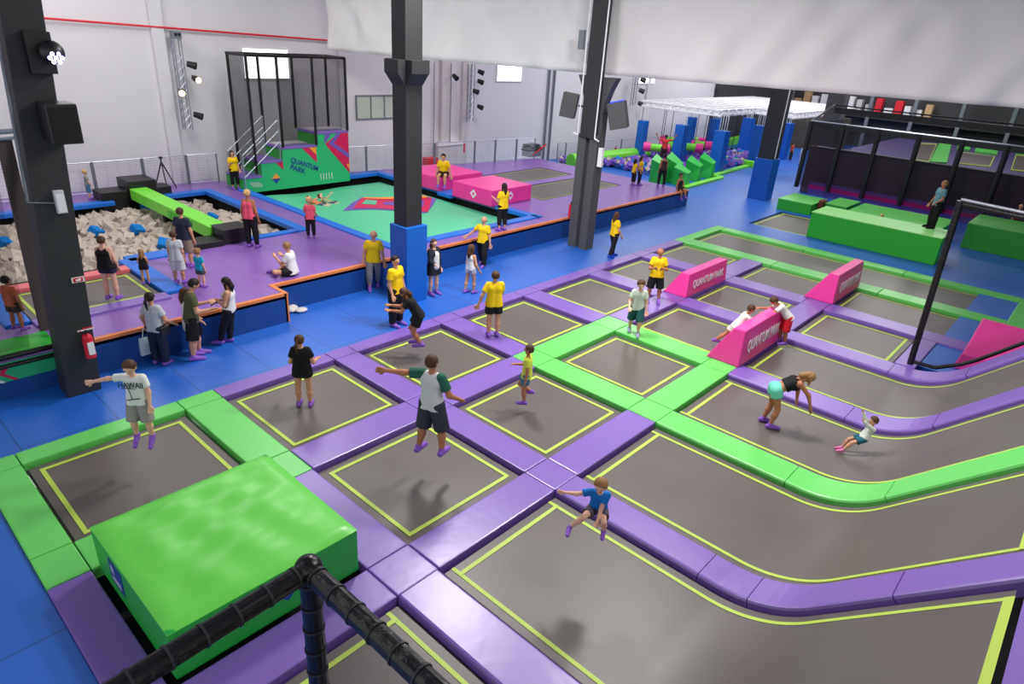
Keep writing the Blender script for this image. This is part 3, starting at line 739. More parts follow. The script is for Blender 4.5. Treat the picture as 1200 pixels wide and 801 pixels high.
t = thing('column', 'charcoal grooved column standing on blue floor before the white curtain', 'column', (-13.1, 18.5, 0))
MB().box(-13.5, -12.72, 18.3, 18.6, 0, 5.55).build('shaft', M_colgrey, t, bevel=.01)
MB().box(-13.5, -13.18, 18.16, 18.3, 0, 3.8).box(-13.02, -12.72, 18.16, 18.3, 0, 3.8).build('flange', M_colgrey, t, bevel=.01)
MB().box(-13.4, -12.85, 18.1, 18.34, 3.7, 9.9).build('upper_post', M_col, t, bevel=.01)
mb = MB()
for sgn in (-1, 1):
    xc = -13.11
    mb.ext([(xc+sgn*.39, 18.32, 4.75), (xc+sgn*.39, 18.32, 5.56), (xc+sgn*.74, 18.32, 5.56), (xc+sgn*.55, 18.32, 5.2)], (0, .27, 0))
mb.build('corbel', M_colgrey, t)
mb = MB(); mb.tube((-13.47, 18.08, 3.75), (-13.47, 18.08, 9.8), .025).tube((-12.78, 18.08, 3.72), (-12.78, 18.08, 9.8), .025).tube((-12.78, 18.08, 3.72), (-12.6, 18.08, 3.66), .025).tube((-13.47, 18.08, 3.75), (-13.65, 18.08, 3.8), .025)
mb.build('conduit', M_white, t)
MB().box(-13.75, -13.55, 18.0, 18.1, 6.3, 6.85).build('junction_box', M_gal2, t)
MB().box(-12.66, -12.5, 18.2, 18.3, 2.85, 3.45).build('white_box', M_white, t)
t2 = thing('loudspeaker', 'black loudspeaker on the left side of the grooved column', 'speaker', (-13.9, 18.2, 4.5))
MB().obox((-13.95, 18.12, 4.62), (.5, .4, .75), Euler((0, .12, .5)).to_matrix()).build('cabinet', M_colgrey, t2, bevel=.02)
MB().obox((-13.6, 18.3, 4.62), (.2, .06, .06), Matrix.Identity(3)).build('bracket', M_black, t2)
t2 = thing('loudspeaker', 'loudspeaker with blue-lit top on right side of grooved column', 'speaker', (-12.3, 18.4, 4.4))
MB().obox((-12.15, 18.32, 4.5), (.55, .45, .8), Euler((0, -.25, .4)).to_matrix()).build('cabinet', M_colgrey, t2, bevel=.02)
MB().obox((-12.25, 18.32, 4.905), (.4, .35, .02), Euler((0, -.25, .4)).to_matrix()).build('blue_lit_sheet', mat('blue_light_tint', (40, 60, 255), .4, emit=(40, 60, 255), estr=1.5), t2)  # blue light on the cabinet top, put in as a glowing sheet
MB().obox((-12.6, 18.38, 4.5), (.25, .06, .06), Matrix.Identity(3)).build('bracket', M_black, t2)
t2 = thing('fire_extinguisher', 'small red extinguisher behind the foot of the grooved column', 'extinguisher', (-13.6, 18.3, .8))
MB().tube((-13.62, 18.3, .95), (-13.62, 18.3, 1.4), .07, 10).build('cylinder', M_redp, t2); MB().tube((-13.62, 18.3, 1.4), (-13.62, 18.3, 1.5), .02).build('valve', M_black, t2)

t = thing('column', 'distant black column with wide blue padded base under the curtain', 'column', (-12.8, 32.85, 0))
MB().box(-13.3, -12.4, 32.4, 33.3, 0, 1.95).build('blue_padding', M_blue, t, bevel=.02)
MB().box(-13.22, -12.48, 32.48, 33.22, 1.9, 9.9).build('shaft', M_col, t, bevel=.012)
MB().tube((-12.46, 32.7, 2.0), (-12.46, 32.7, 9.8), .03).build('conduit', M_white, t)
t = thing('column', 'grey concrete column behind the dark net cage', 'column', (-12.9, 41, 0))
MB().box(-13.3, -12.4, 40.6, 41.5, 0, 9.9).build('shaft', M_colgrey, t, bevel=.012)
MB().box(-13.32, -12.38, 40.58, 41.52, 0, 1.2).build('blue_padding', M_blue, t)

# ------------------------------------------------------------------ curtain
def curtain(A, B, label, n=160, seed=0, zt=9.9):
    A = Vector(A); B = Vector(B); d = (B-A); L_ = d.length; nrm = Vector((-d.y, d.x))/L_
    m = 26; vs = []; fs = []
    r = random.Random(seed); ph = [(r.uniform(.8, 5.0), r.uniform(0, 6.3), r.uniform(.15, .7), r.uniform(-.9, .9)) for _ in range(14)]
    for i in range(n+1):
        u = i/n*L_
        for j in range(m+1):
            z = 5.6+(zt-5.6)*j/m
            o = sum(a*.05*math.sin(f*u+p+k*(z-5.6)*f) for f, p, a, k in ph) + .03*math.sin(.8*u*1.0+2.2*math.sin(.45*(z-5)+.3*u))
            p = A + d*(i/n) + nrm*o; vs.append((p.x, p.y, z))
    for i in range(n):
        for j in range(m): a = i*(m+1)+j; fs.append((a, a+m+1, a+m+2, a+1))
    o = MB().add(vs, fs).build('curtain', M_curt, smooth=True, loc=(A.x, A.y, 5.6))
    sm = o.modifiers.new('thickness', 'SOLIDIFY'); sm.thickness = .012
    return tag(o, label, 'curtain')
curtain((-24.85, 16.25), (-13.45, 18.93), 'white hanging curtain between left wall and the grooved column', seed=2)
curtain((-13.3, 18.96), (7.5, 28.2), 'white hanging curtain right of the grooved column', n=220, seed=5)

# ------------------------------------------------------------------ wall fittings
o = MB().tube((wx(-2)+.15, -2, 6.36), (wx(17.5)+.15, 17.5, 5.92), .035, 8).build('sprinkler_pipe', M_redp)
tag(o, 'red pipe running high along the white left wall', 'pipe')
def window(y0, y1, z0, z1, m, n, fr=M_white, mull=0, offs=.02):
    t = bpy.data.objects.new(f'window_{n}', None); COL.objects.link(t); x0 = wx((y0+y1)/2); t.location = (x0, (y0+y1)/2, z0); struct(t)
    def bx(ya, yb, za, zb, d0, d1): return [(wx(ya)+d0, ya, za), (wx(yb)+d0, yb, za), (wx(yb)+d0, yb, zb), (wx(ya)+d0, ya, zb)], d1-d0
    p, d = bx(y0, y1, z0, z1, .01, .03); MB().ext(p, (d, 0, 0)).build('window_pane', m, t)
    mb = MB()
    e = .05
    for q in [(y0-e, y0, z0-e, z1+e), (y1, y1+e, z0-e, z1+e), (y0, y1, z0-e, z0), (y0, y1, z1, z1+e)] + [(y0+(y1-y0)*k/(mull+1)-.02, y0+(y1-y0)*k/(mull+1)+.02, z0, z1) for k in range(1, mull+1)]:
        p, d = bx(*q, .01, .07); mb.ext(p, (d, 0, 0))
    mb.build('window_frame', fr, t)
window(13.3, 15.15, 4.45, 5.5, M_glassw, 1)
window(18.3, 20.5, 2.78, 3.72, M_glassd, 2, M_gal2, 2)
window(26.9, 28.7, 4.4, 5.3, M_glassw, 3)
window(39.8, 41.6, 4.3, 4.62, M_glassw, 4)
# door
t = bpy.data.objects.new('door_1', None); COL.objects.link(t); t.location = (wx(23.4), 23.4, 0); struct(t)
MB().box(wx(23.8)+.02, wx(23.8)+.30, 22.75, 24.35, 0, 1.35).build('door_leaf', M_wall2, t)
MB().box(wx(23.8)+.02, wx(23.8)+.36, 22.7, 24.4, 1.35, 1.5).build('door_lintel', M_white, t)
mb = MB().tube((wx(22.6)+.2, 22.55, 0), (wx(22.6)+.2, 22.55, 5.2), .02); tag(mb.build('wall_conduit', M_gal2), 'thin grey conduit on the wall left of the grey door', 'conduit')
mb = MB().tube((wx(23.5)+.33, 23.5, 1.5), (wx(23.5)+.33, 23.5, 5.2), .02); tag(mb.build('wall_conduit', M_gal2), 'thin grey conduit running down the wall above the grey door', 'conduit')
# lighting trusses on the wall
def truss_rig(y, z0, z1, off, label, fx):
    x = wx(y)+off
    t = thing('lighting_truss', label, 'lighting truss', (x, y, z0))
    mb = MB()
    for dy in (-.13, .13):
        for dx in (0, .2): mb.tube((x+dx, y+dy, z0), (x+dx, y+dy, z1), .022, 6)
    k = int((z1-z0)/.28)
    for i in range(k):
        za = z0+i*.28; mb.tube((x+.2, y-.13, za), (x+.2, y+.13, za+.28), .01, 4); mb.tube((x, y-.13, za), (x+.2, y-.13, za+.28), .01, 4)
    mb.build('truss_frame', M_gal, t)
    return x
x = truss_rig(10.75, 2.68, 5.8, .3, 'vertical aluminium lighting truss on wall above the tripod', 0)
x2 = truss_rig(24.75, 2.5, 5.2, .3, 'vertical lighting truss on wall right of the black column', 0)
def spot(x, y, z, d, label, lit=None, grp=None, r=.13):
    t = thing('spotlight', label, 'spotlight', (x, y, z), grp); d = Vector(d).normalized(); c = Vector((x, y, z))
    ho_ = MB().tube(c-d*r*1.1, c+d*r*1.2, r*.75, 12, r2=r).build('housing', M_black, t); MB().tube(c+d*r*1.2, c+d*r*1.26, r*.85, 12).build('lens', lit or M_dark, ho_)
    MB().tube(c, c+Vector((-.12, -.1, .12)), .02).build('yoke', M_black, t)
wl = mat('warm_lamp', (255, 220, 170), .3, emit=(255, 225, 170), estr=3)
for (yy, zz, d, lit, lab) in [(11.05, 4.92, (.6, .8, -.2), None, 'upper'), (11.15, 4.45, (1, .1, -.2), wl, 'lit warm'), (10.6, 4.0, (.9, -.5, -.1), wl, 'lit yellow'), (11.05, 3.2, (.6, .8, -.3), None, 'lowest')]:
    spot(x+.42, yy, zz, d, f'{lab} black spotlight on truss above the tripod', lit)
for (yy, zz, lab) in [(25.1, 4.85, 'topmost'), (25.1, 4.4, 'second'), (24.8, 3.95, 'third'), (25.15, 3.2, 'lowest')]:
    spot(x2+.4, yy, zz, (.8, .5, -.3), f'{lab} black spotlight on truss right of the black column')
x3 = truss_rig(38.9, 3.0, 4.8, .3, 'vertical lighting truss on wall behind the grooved column', 0)
for (yy, zz, lab) in [(39.3, 4.55, 'topmost'), (39.3, 3.9, 'middle'), (39.4, 3.1, 'lowest')]:
    spot(x3+.4, yy, zz, (.8, .5, -.3), f'{lab} black spotlight on truss behind the grooved column', r=.16)
spot(wx(23.6)+.5, 23.6, 4.6, (.9, 0, -.5), 'small grey floodlight hanging by the wall beside black column corbel')
# projector bracket on top of first truss
t = thing('wall_projector', 'small grey projector box above the wall truss by tripod', 'projector', (x, 10.75, 5.8))
bo_ = MB().box(x, x+.3, 10.6, 10.9, 5.75, 6.0).build('body', M_gal2, t, bevel=.02); MB().box(x+.3, x+.34, 10.65, 10.73, 5.85, 5.93).build('lens', M_dark, bo_); MB().box(x+.3, x+.34, 10.77, 10.85, 5.85, 5.93).build('lens', M_dark, bo_)
# camera tripod
c = P(194, 222, PH); t = thing('tripod', 'black camera tripod standing by the fence left of tower', 'tripod', c)
for k, (px, py) in enumerate([(182, 219.5), (197, 224.5), (207, 220)]):
    f = P(px, py, PH); MB().tube(f, (c.x, c.y, PH+1.0), .02, 6, r2=.025).build('leg', M_black, t)
MB().tube((c.x, c.y, PH+.85), (c.x, c.y, PH+1.15), .025, 6).box(c.x-.05, c.x+.05, c.y-.05, c.y+.05, PH+1.1, PH+1.17).build('head', M_black, t)
# stacked gear behind fence
c = P(610, 183, PH); t = thing('gear_pile', 'dark pile of folded gear with red and white strap behind the far fence', 'gear', (c.x-.3, c.y+.6, PH))
mb = MB()
for i in range(3): mb.box(c.x-.1, c.x+.5, c.y+.1+.05*i, c.y+1.2-.1*i, PH+.12*i+.3, PH+.12*i+.4)
mb.build('folded_mats', M_col, t, bevel=.03); MB().box(c.x-.1, c.x+.5, c.y+.2, c.y+1.1, PH, PH+.3).build('crate', M_gal2, t)
MB().tube((c.x+.5, c.y+.4, PH+.1), (c.x+.5, c.y+1.5, PH+.6), .04).build('strap', M_redp, t)
c = P(500, 206, 0); c.x += .2; t = thing('equipment_cart', 'red wheeled equipment cart behind the fence beside black column', 'cart', (c.x, c.y, PH))
MB().box(c.x-.3, c.x+.1, c.y-.2, c.y+.5, .1, .9).build('cabinet', M_redp, t, bevel=.02)
for dy_ in (-.1, .4): MB().tube((c.x, c.y+dy_, .08), (c.x+.06, c.y+dy_, .08), .08, 10).build('wheel', M_black, t)
MB().tube((c.x-.2, c.y+.5, .8), (c.x-.2, c.y+.6, 1.5), .02).build('handle', M_redp, t)
for (px, py, w) in [(541, 172, 'beside the grey door'), (940-221, 176, 'near the grooved column')]:
    yy = onw(px, py).y; zz = onw(px, py).z
    t = thing('fire_extinguisher', 'red wall extinguisher '+w, 'extinguisher', (wx(yy)+.2, yy, zz)); MB().tube((wx(yy)+.15, yy, zz-.25), (wx(yy)+.15, yy, zz+.2), .08, 10).build('cylinder', M_redp, t)
    MB().tube((wx(yy)+.15, yy, zz+.2), (wx(yy)+.15, yy, zz+.32), .02).build('valve', M_black, t)

# ------------------------------------------------------------------ foreground padded net frame
c0 = Vector((-2.41, 1.30, 3.95))
t = thing('safety_net', 'black padded net frame corner in the near foreground', 'net frame', (c0.x, c0.y, 0))
def laced(a, b, r, name, m=M_blackgloss, lace=M_col, step=.16, par_=None):
    a = Vector(a); b = Vector(b); mb = MB().tube(a, b, r, 14, m=m); d = (b-a); n_ = max(1, int(d.length/step)); u = d.normalized()
    q = u.to_track_quat('Z', 'Y')
    for i in range(n_):
        p = a+u*(step*(i+.5)); mb.tube(p-u*.006, p+u*.006, r+.006, 14, m=lace)
        off = q @ Vector((r*.9*math.cos(i*.9), r*.9*math.sin(i*.9), 0)); mb.tube(p+off*1.05, p+u*step+off*1.05, .006, 5, m=lace)
    return mb.build(name, None, par_, smooth=False)
laced(c0, (c0.x, c0.y, .05), .055, 'post', par_=t)
laced(c0, (-2.26, -1.6, 3.95), .055, 'top_rail', par_=t)
laced(c0, (1.2, 1.34, 3.95), .055, 'top_rail', par_=t)
MB().sphere((c0.x, c0.y, c0.z+.01), .075, nu=14, nv=8).build('corner_cap', M_blackgloss, t, smooth=True)
MB().add([(c0.x, c0.y, 0), (1.2, 1.34, 0), (1.2, 1.34, 3.9), (c0.x, c0.y, 3.9)], [(0, 1, 2, 3)]).build('net', mat('faint_black_net', (30, 26, 34), .9, spec=.1, alpha=.3), t)

# net with leaning post over the lanes
t = thing('safety_net', 'black laced net panel standing at the edge of the bending lanes', 'net frame', (-2.2, 17.02, 0))
laced((-2.2, 17.02, .03), (-2.32, 17.02, 3.92), .07, 'post', step=.25, par_=t)
MB().tube((-2.32, 17.02, 3.95), (2.4, 17.02, 3.75), .035, 8).build('top_rail', M_gal, t)
MB().tube((-2.32, 17.02, 3.86), (2.4, 17.02, 3.66), .05, 8).build('rail_padding', M_blackgloss, t)
pr_ = [(-2.2, 17.02, .12), (-1.7, 17.02, .13)] + [(x_, 17.02, mirror_profile(x_)+.10) for x_ in np.linspace(-1.5, 1.25, 12)]
MB().path(pr_, .045, 8).build('bottom_rail', M_blackgloss, t)
vs = []; fs = []
for p in pr_: vs.append(p); vs.append((p[0]-.05, 17.02, 3.9-.04*(p[0]+2.3)))
for i in range(len(pr_)-1): fs.append((2*i, 2*i+2, 2*i+3, 2*i+1))
MB().add(vs, fs).build('net', M_net2, t)

# left net panel on the platform
t = thing('safety_net', 'steel framed net panel on the platform edge left of the leaning column', 'net frame', (-14, 2.8, PH))
pa_ = P(68, 397, PH); pb_ = P(20, 153, 4.45)
laced(pa_, pb_, .05, 'post', m=M_gal, lace=M_black, step=.2, par_=t)
MB().tube(pb_, (pb_.x, -1, 4.3), .045, 8).tube(pb_+Vector((0, 0, -.12)), (pb_.x, -1, 4.15), .03, 8).build('top_rail', M_gal, t)
g0_ = P(57, 385, PH); g1_ = P(8, 163, 4.3); MB().hexa([g0_+Vector(d_) for d_ in ((-.06, -.14, 0), (.06, -.14, 0), (.06, .1, 0), (-.06, .1, 0))], [g1_+Vector(d_) for d_ in ((-.06, -.16, 0), (.06, -.16, 0), (.06, .06, 0), (-.06, .06, 0))]).build('gathered_net', M_brown, t)
MB().add([(-13.8, 2.3, PH), (-13.8, -2, PH), (-13.8, -2, 4.2), (-13.8, 2.5, 4.2)], [(0, 1, 2, 3)]).build('net', M_net2, t)
MB().tube((-13.5, 2.8, PH+.08), (-13.5, -2, PH+.08), .05, 8).tube((-13.47, 2.75, PH-.08), (-13.47, -2, PH-.08), .04, 8).build('bottom_rail', M_blackgloss, t)
o = MB().box(-14.4, -13.6, -2, 2.7, PH, PH+.06).build('edge_pad', M_dgreen, bevel=.02); tag(o, 'dark green pad on platform edge behind the left net', 'safety pad')
t = thing('mural_board', 'sea-green mural board with red and white chevrons on platform front at left', 'mural', (-13.48, .5, .3))
MB().box(-13.5, -13.485, -3, 2.62, .34, PH-.02).build('board', M_mural, t)
mb = MB()
for i in range(9):
    y0 = 1.9-.2*i
    mb.ext([(-13.484, y0, .34), (-13.484, y0+.07, .34), (-13.484, y0-.12, .5), (-13.484, y0-.05+.05, .66), (-13.484, y0-.12, .66), (-13.484, y0-.2, .5)], (.004, 0, 0), M_red if i % 2 == 0 else M_white)
mb.build('chevrons', None, t)

# ------------------------------------------------------------------ far dark cage court
t = thing('net_cage', 'large dark net cage at back right behind the green block', 'net cage', (-4, 36.4, 0))
NY = 36.2
mb = MB().box(-12.3, 12, NY+.5, NY+.7, 0, 2.38)
mb.build('padded_wall', M_cage, t, bevel=.03)
xp = [-12.35, -10.75, -9.1, -7.35, -5.6, -3.9, -2.2, -.3, 2, 4.5, 7]
for xq in xp: MB().tube((xq, NY, .3), (xq, NY, 3.6), .12, 8).build('cage_post', M_black, t)
MB().tube((-12.35, NY, 3.62), (10, NY, 3.62), .05, 6).build('top_rail', M_gal, t)
MB().box(-12.35, 10, NY-.06, NY+.06, 3.35, 3.58).build('rail_padding', M_black, t)
MB().tube((-12.35, NY+3, 4.3), (10, NY+3, 4.3), .04, 6).tube((-12.35, NY, 3.6), (-12.35, NY+3, 4.3), .05).box(-12.35, 10, NY+2.95, NY+3.05, 3.9, 4.2).build('rear_rail', M_black, t)
MB().tube((-11.9, NY+.45, 2.4), (12, NY+.45, 2.4), .03, 6).build('edge_cord', M_wall2, t)
MB().add([(-12.3, NY, .35), (10, NY, .35), (10, NY, 3.5), (-12.3, NY, 3.5)], [(0, 1, 2, 3)]).add([(-12.35, NY, .35), (-12.35, NY+8, .35), (-12.35, NY+8, 3.5), (-12.35, NY, 3.5)], [(0, 1, 2, 3)]).build('net', M_net, t)
MB().box(-11.8, 10, NY+.3, NY+.5, 0, .62).build('violet_base', M_viol, t); MB().box(-11.8, 10, NY+.2, NY+.3, .3, .48).build('magenta_band', M_pink2, t)
# green pads before the cage
def gpad(x0, x1, y0, y1, z1, label, m=M_green, ms=None):
    t_ = thing('green_block', label, 'foam block', ((x0+x1)/2, (y0+y1)/2, 0))
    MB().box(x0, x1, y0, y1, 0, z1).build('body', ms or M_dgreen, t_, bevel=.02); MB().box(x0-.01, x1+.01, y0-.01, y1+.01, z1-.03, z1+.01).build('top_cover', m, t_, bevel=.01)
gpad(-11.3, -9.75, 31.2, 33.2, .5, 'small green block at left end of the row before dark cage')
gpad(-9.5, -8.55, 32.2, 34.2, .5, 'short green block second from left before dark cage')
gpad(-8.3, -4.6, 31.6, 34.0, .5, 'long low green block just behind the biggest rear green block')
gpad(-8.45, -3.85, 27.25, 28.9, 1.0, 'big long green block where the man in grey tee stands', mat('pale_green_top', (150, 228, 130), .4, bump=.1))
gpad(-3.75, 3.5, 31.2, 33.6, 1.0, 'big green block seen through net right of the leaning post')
o = MB().box(-9.72, -9.52, 31.9, 32.5, 0, .62).build('stool_block', mat('brown_vinyl', (110, 50, 40), .5), bevel=.02); tag(o, 'small brown block between two green blocks before cage', 'block')
o = trampoline(-3.2, .9, 27.9, 31.0, 'dark trampoline behind the net, right of the big rear green block')
# second, raised court visible over the dark wall
CZ2 = 1.5
o = MB().box(-13, 12, 44, 60.5, 0, CZ2).build('court_platform', mat('dim_violet_mat', (70, 58, 110), .5)); tag(o, 'dim violet raised court beyond the dark cage wall', 'platform')
def quad(mb, pts, z0, h, m=None): mb.ext([P(px, py, CZ2)+Vector((0, 0, z0)) for px, py in pts], (0, 0, h), m)
for pts, w in [([(1089, 191), (1109, 192), (1116, 165), (1103, 164)], 'long'), ([(1121, 176), (1136, 177), (1137, 168), (1123, 166)], 'left short'), ([(1142, 179), (1168, 182), (1169, 173), (1144, 170)], 'right short'), ([(1190, 181), (1212, 183), (1212, 176), (1191, 174)], 'rightmost')]:
    mb = MB(); quad(mb, pts, .0, .10); o = mb.build('court_pad', M_green); tag(o, f'{w} green pad on the raised court beyond the dark cage', 'safety pad')
for pts, w in [([(1068, 188), (1088, 191), (1098, 169), (1072, 168)], 'left'), ([(1121, 192), (1160, 196), (1166, 184), (1123, 178)], 'middle'), ([(1184, 200), (1215, 203), (1215, 184), (1190, 182)], 'right')]:
    mb = MB(); quad(mb, pts, .0, .05, M_yel); c_ = (sum(q[0] for q in pts)/4, sum(q[1] for q in pts)/4)
    quad(mb, [(c_[0]+(q[0]-c_[0])*.93, c_[1]+(q[1]-c_[1])*.90) for q in pts], .0, .06, M_bed); o = mb.build('court_trampoline'); tag(o, f'{w} trampoline on the raised court beyond the dark cage', 'trampoline')
# violet hanging panels, mezzanine and stored boxes far away
o = MB().box(-9.3, -7.1, 58, 58.2, 4.6, 8).build('wall_panel', M_viol); tag(o, 'violet wall panel far behind the dark cage', 'panel')
MZ = 2.75
t = thing('mezzanine', 'dark distant mezzanine with storage racks under the curtain', 'mezzanine', (-12, 60, 0))
MB().box(-24, 6, 61, 62, MZ-.4, MZ).build('deck', M_col, t); MB().box(-24, 6, 62, 62.1, 0, 9).build('back_panel', M_darkwall, t)
mb = MB()
for xx in np.arange(-23, 6, 3.2): mb.box(xx, xx+.25, 60.75, 60.98, 0, 9)
mb.build('support', M_gal2, t)
mb = MB(); mb.box(-23.5, -16, 55, 55.2, 0, 2.6); tag(mb.build('rack_back', mat('olive_rack', (92, 84, 70), .7)), 'brown slatted rack wall behind the obstacle course', 'rack')
rb = random.Random(4)
for i in range(16):
    xx = -23.4+i*.72; s_ = rb.uniform(.4, .68); hh = rb.uniform(.5, 1.2)
    m = rb.choice([M_box, M_orb, M_white, M_wall2, M_redp]); 
    o = MB().box(xx, xx+s_, 61.02, 61.6, MZ+.005, MZ+hh).build('storage_box', m, bevel=.02)
    tag(o, 'storage box standing in the row on the distant mezzanine', 'box', 'storage boxes on the mezzanine')

# ------------------------------------------------------------------ obstacle course with white overhead truss
TZ = 3.2
t = thing('overhead_truss', 'white overhead truss grid over the obstacle course', 'truss', (-19, 44, TZ))
mb = MB(); Y0_, Y1_ = 37.0, 53.0
for zz in (TZ, TZ+.28):
    for xx in np.linspace(-22.9, -15.2, 10): mb.tube((xx, Y0_ if xx < -17.3 else 41.2, zz), (xx, Y1_, zz), .06, 5)
    for yy in np.linspace(Y0_, Y1_, 18): mb.tube((-22.9, yy, zz), (-17.6 if yy < 41.2 else -15.2, yy, zz), .055, 5)
for xx in (-22.9, -17.77, -15.2):
    for i in range(28):
        yy = Y0_+i*.57
        if xx == -15.2 and yy < 41.2: continue
        mb.tube((xx, yy, TZ), (xx, yy+.28, TZ+.28), .022, 4); mb.tube((xx, yy+.28, TZ+.28), (xx, yy+.57, TZ), .022, 4)
for yy in (Y0_, 41.2):
    for i in range(11): xx = -22.9+i*.5; mb.tube((xx, yy, TZ), (xx+.25, yy, TZ+.28), .022, 4); mb.tube((xx+.25, yy, TZ+.28), (xx+.5, yy, TZ), .022, 4)
mb.build('grid', M_white, t)
def course_post(px, py, ptop, w, label):
    b = P(px, py, 0); h = min(ht(px, py, ptop), 3.2)
    t_ = thing('padded_post', label, 'post', (b.x, b.y, 0), 'blue padded posts of the obstacle course')
    MB().box(b.x-w/2, b.x+w/2, b.y-w/2, b.y+w/2, 0, h).build('padding', M_blue, t_, bevel=.02)
    mb = MB()
    for dx in (-.15, .15):
        for dy in (-.15, .15): mb.tube((b.x+dx, b.y+dy, h-.1), (b.x+dx, b.y+dy, TZ), .025, 5)
    mb.build('truss_leg', M_white, t_)
course_post(748, 188, 141, .5, 'leftmost blue padded post, behind the red ring swinger')
course_post(792, 197, 146, .6, 'blue padded post right of the ring swinger')
course_post(803, 187, 137, .5, 'blue padded post hidden half behind the swinger\'s neighbour post')
course_post(838, 202, 153, .7, 'thick blue padded post at front corner of obstacle course')
course_post(832, 180, 139, .6, 'blue padded post just behind the front corner post')
course_post(882, 192, 147, .6, 'blue padded post left of the distant black column')
course_post(871, 175, 138, .7, 'blue padded post beside the distant dark figure')
course_post(914, 186, 144, .7, 'blue padded post right of the distant black column')
# ropes
rp = random.Random(3)
for i, (px, py) in enumerate([(768, 138), (775, 140), (783, 138), (789, 140), (808, 142), (815, 140), (820, 145), (826, 140), (848, 150), (855, 145), (862, 148)]):
    p = P(px, py+40, .4)
    p.x = -22.9+.85556*max(0, min(5, round((p.x+22.9)/.85556))); p.y = max(37.3, p.y); o = MB().tube((p.x, p.y, 1.0), (p.x, p.y, TZ+.02), .02, 5).sphere((p.x, p.y, .98), .09).build('hanging_rope', M_black)
    tag(o, 'black rope hanging from the white truss over the obstacle course', 'rope', 'ropes of the obstacle course')
# pit frames, rolls, wedges, purple foam
def fpad(px0, py0, px1, py1, w, h, label, z=0, m=M_bgreen, round_=False):
    a = P(px0, py0, z); b = P(px1, py1, z); d = (b-a).normalized(); n_ = Vector((-d.y, d.x, 0))*w/2
    if round_: o = MB().tube(a+Vector((0, 0, w/2)), b+Vector((0, 0, w/2)), w/2, 14).build('padded_roll', m, smooth=False)
    else: o = MB().ext([a-n_, b-n_, b+n_, a+n_], (0, 0, h)).build('edge_pad', m, bevel=.02)
    tag(o, label, 'pad'); return o
fpad(801, 221, 845, 209, .35, .12, 'pale green edge pad in front of the green wedges')
fpad(838, 206, 880, 194, .35, .12, 'pale green edge pad right of the front corner blue post')
fpad(826, 204, 846, 209, .35, .12, 'short green edge pad joining front corner blue post to the wedges')
fpad(847, 189, 884, 196, .4, .35, 'green edge pad behind the purple foam, at left of far column')
fpad(805, 182, 838, 186, .4, .35, 'green edge pad crossing behind purple foam')
fpad(845, 172, 870, 166, .4, .5, 'distant green pad under the dark rack wall')
fpad(668, 196, 756, 186, .75, .75, 'long light green padded roll left of the course', 0, M_bgreen, True)
fpad(655, 194, 690, 190, .9, .08, 'flat green mat end beside the platform corner')
for (px, py, w, h, lab) in [(770, 214, .9, 1.25, 'leftmost and tallest green wedge on the obstacle course'), (787, 214, .9, 1.35, 'second green wedge, with dark sloping face'), (797, 217, .9, .95, 'low green wedge beside seated child'),
                        (811, 211, .9, 1.1, 'green wedge second from the right'), (826, 208, .9, 1.15, 'rightmost green wedge on the obstacle course')]:
    p = P(px, py, 0); t_ = thing('climbing_wedge', lab, 'wedge', (p.x, p.y, 0), 'green wedges of the obstacle course')
    MB().hexa([(p.x-.4, p.y-.22, 0), (p.x+.4, p.y-.22, 0), (p.x+.4, p.y+.22, 0), (p.x-.4, p.y+.22, 0)],
            [(p.x-.4, p.y-.22, h*.95), (p.x+.4, p.y-.05, h*.7), (p.x+.4, p.y+.22, h*.8), (p.x-.4, p.y+.22, h*1.15)]).build('body', M_dgreen2, t_, bevel=.02)
for (px, py, lab) in [(768, 183, 'behind the ring swinger at left'), (786, 180, 'right of ring swinger, lower'), (786, 174, 'right of ring swinger, upper'), (803, 177, 'left one of the far cluster'), (811, 174, 'right one of the far cluster'), (807, 182, 'lowest of the far cluster'), (818, 179, 'rightmost of the far cluster')]:
    p = P(px, py, .5); t_ = thing('obstacle_roll', 'pink and green padded roll '+lab, 'roll', (p.x, p.y, .5), 'pink and green rolls of the obstacle course')
    MB().tube((p.x-.7, p.y-.35, p.z+.5), (p.x-.3, p.y-.15, p.z+.5), .27, 12).build('pink_end', M_pink, t_); MB().tube((p.x+.3, p.y+.15, p.z+.5), (p.x+.7, p.y+.35, p.z+.5), .27, 12).build('pink_end', M_pink, t_)
    MB().tube((p.x-.32, p.y-.16, p.z+.5), (p.x+.32, p.y+.16, p.z+.5), .23, 12).build('green_core', M_bgreen, t_)
    MB().tube((p.x, p.y, .0), (p.x, p.y, p.z+.4), .04, 6).build('stand', M_gal2, t_)
mb = MB()
for i in range(1300):
    x_ = random.uniform(-24.3, -17.9); y_ = random.uniform(30.5, 46)
    if x_ > -24.3+(y_-30)*.9 and y_ < 33 or x_ > -18.6 and y_ < 36.5: continue
    s_ = random.uniform(.18, .3); mb.obox((x_, y_, random.uniform(.1, .35)), (s_, s_, s_*.8), Euler((random.random(), random.random(), random.random()*3)).to_matrix(), M_foamp if random.random() < .72 else (M_foamb if random.random() < .4 else M_foam))
o = mb.build('foam_blocks'); tag(o, 'purple and blue foam blocks filling the obstacle course pit', 'foam blocks'); o['kind'] = 'stuff'

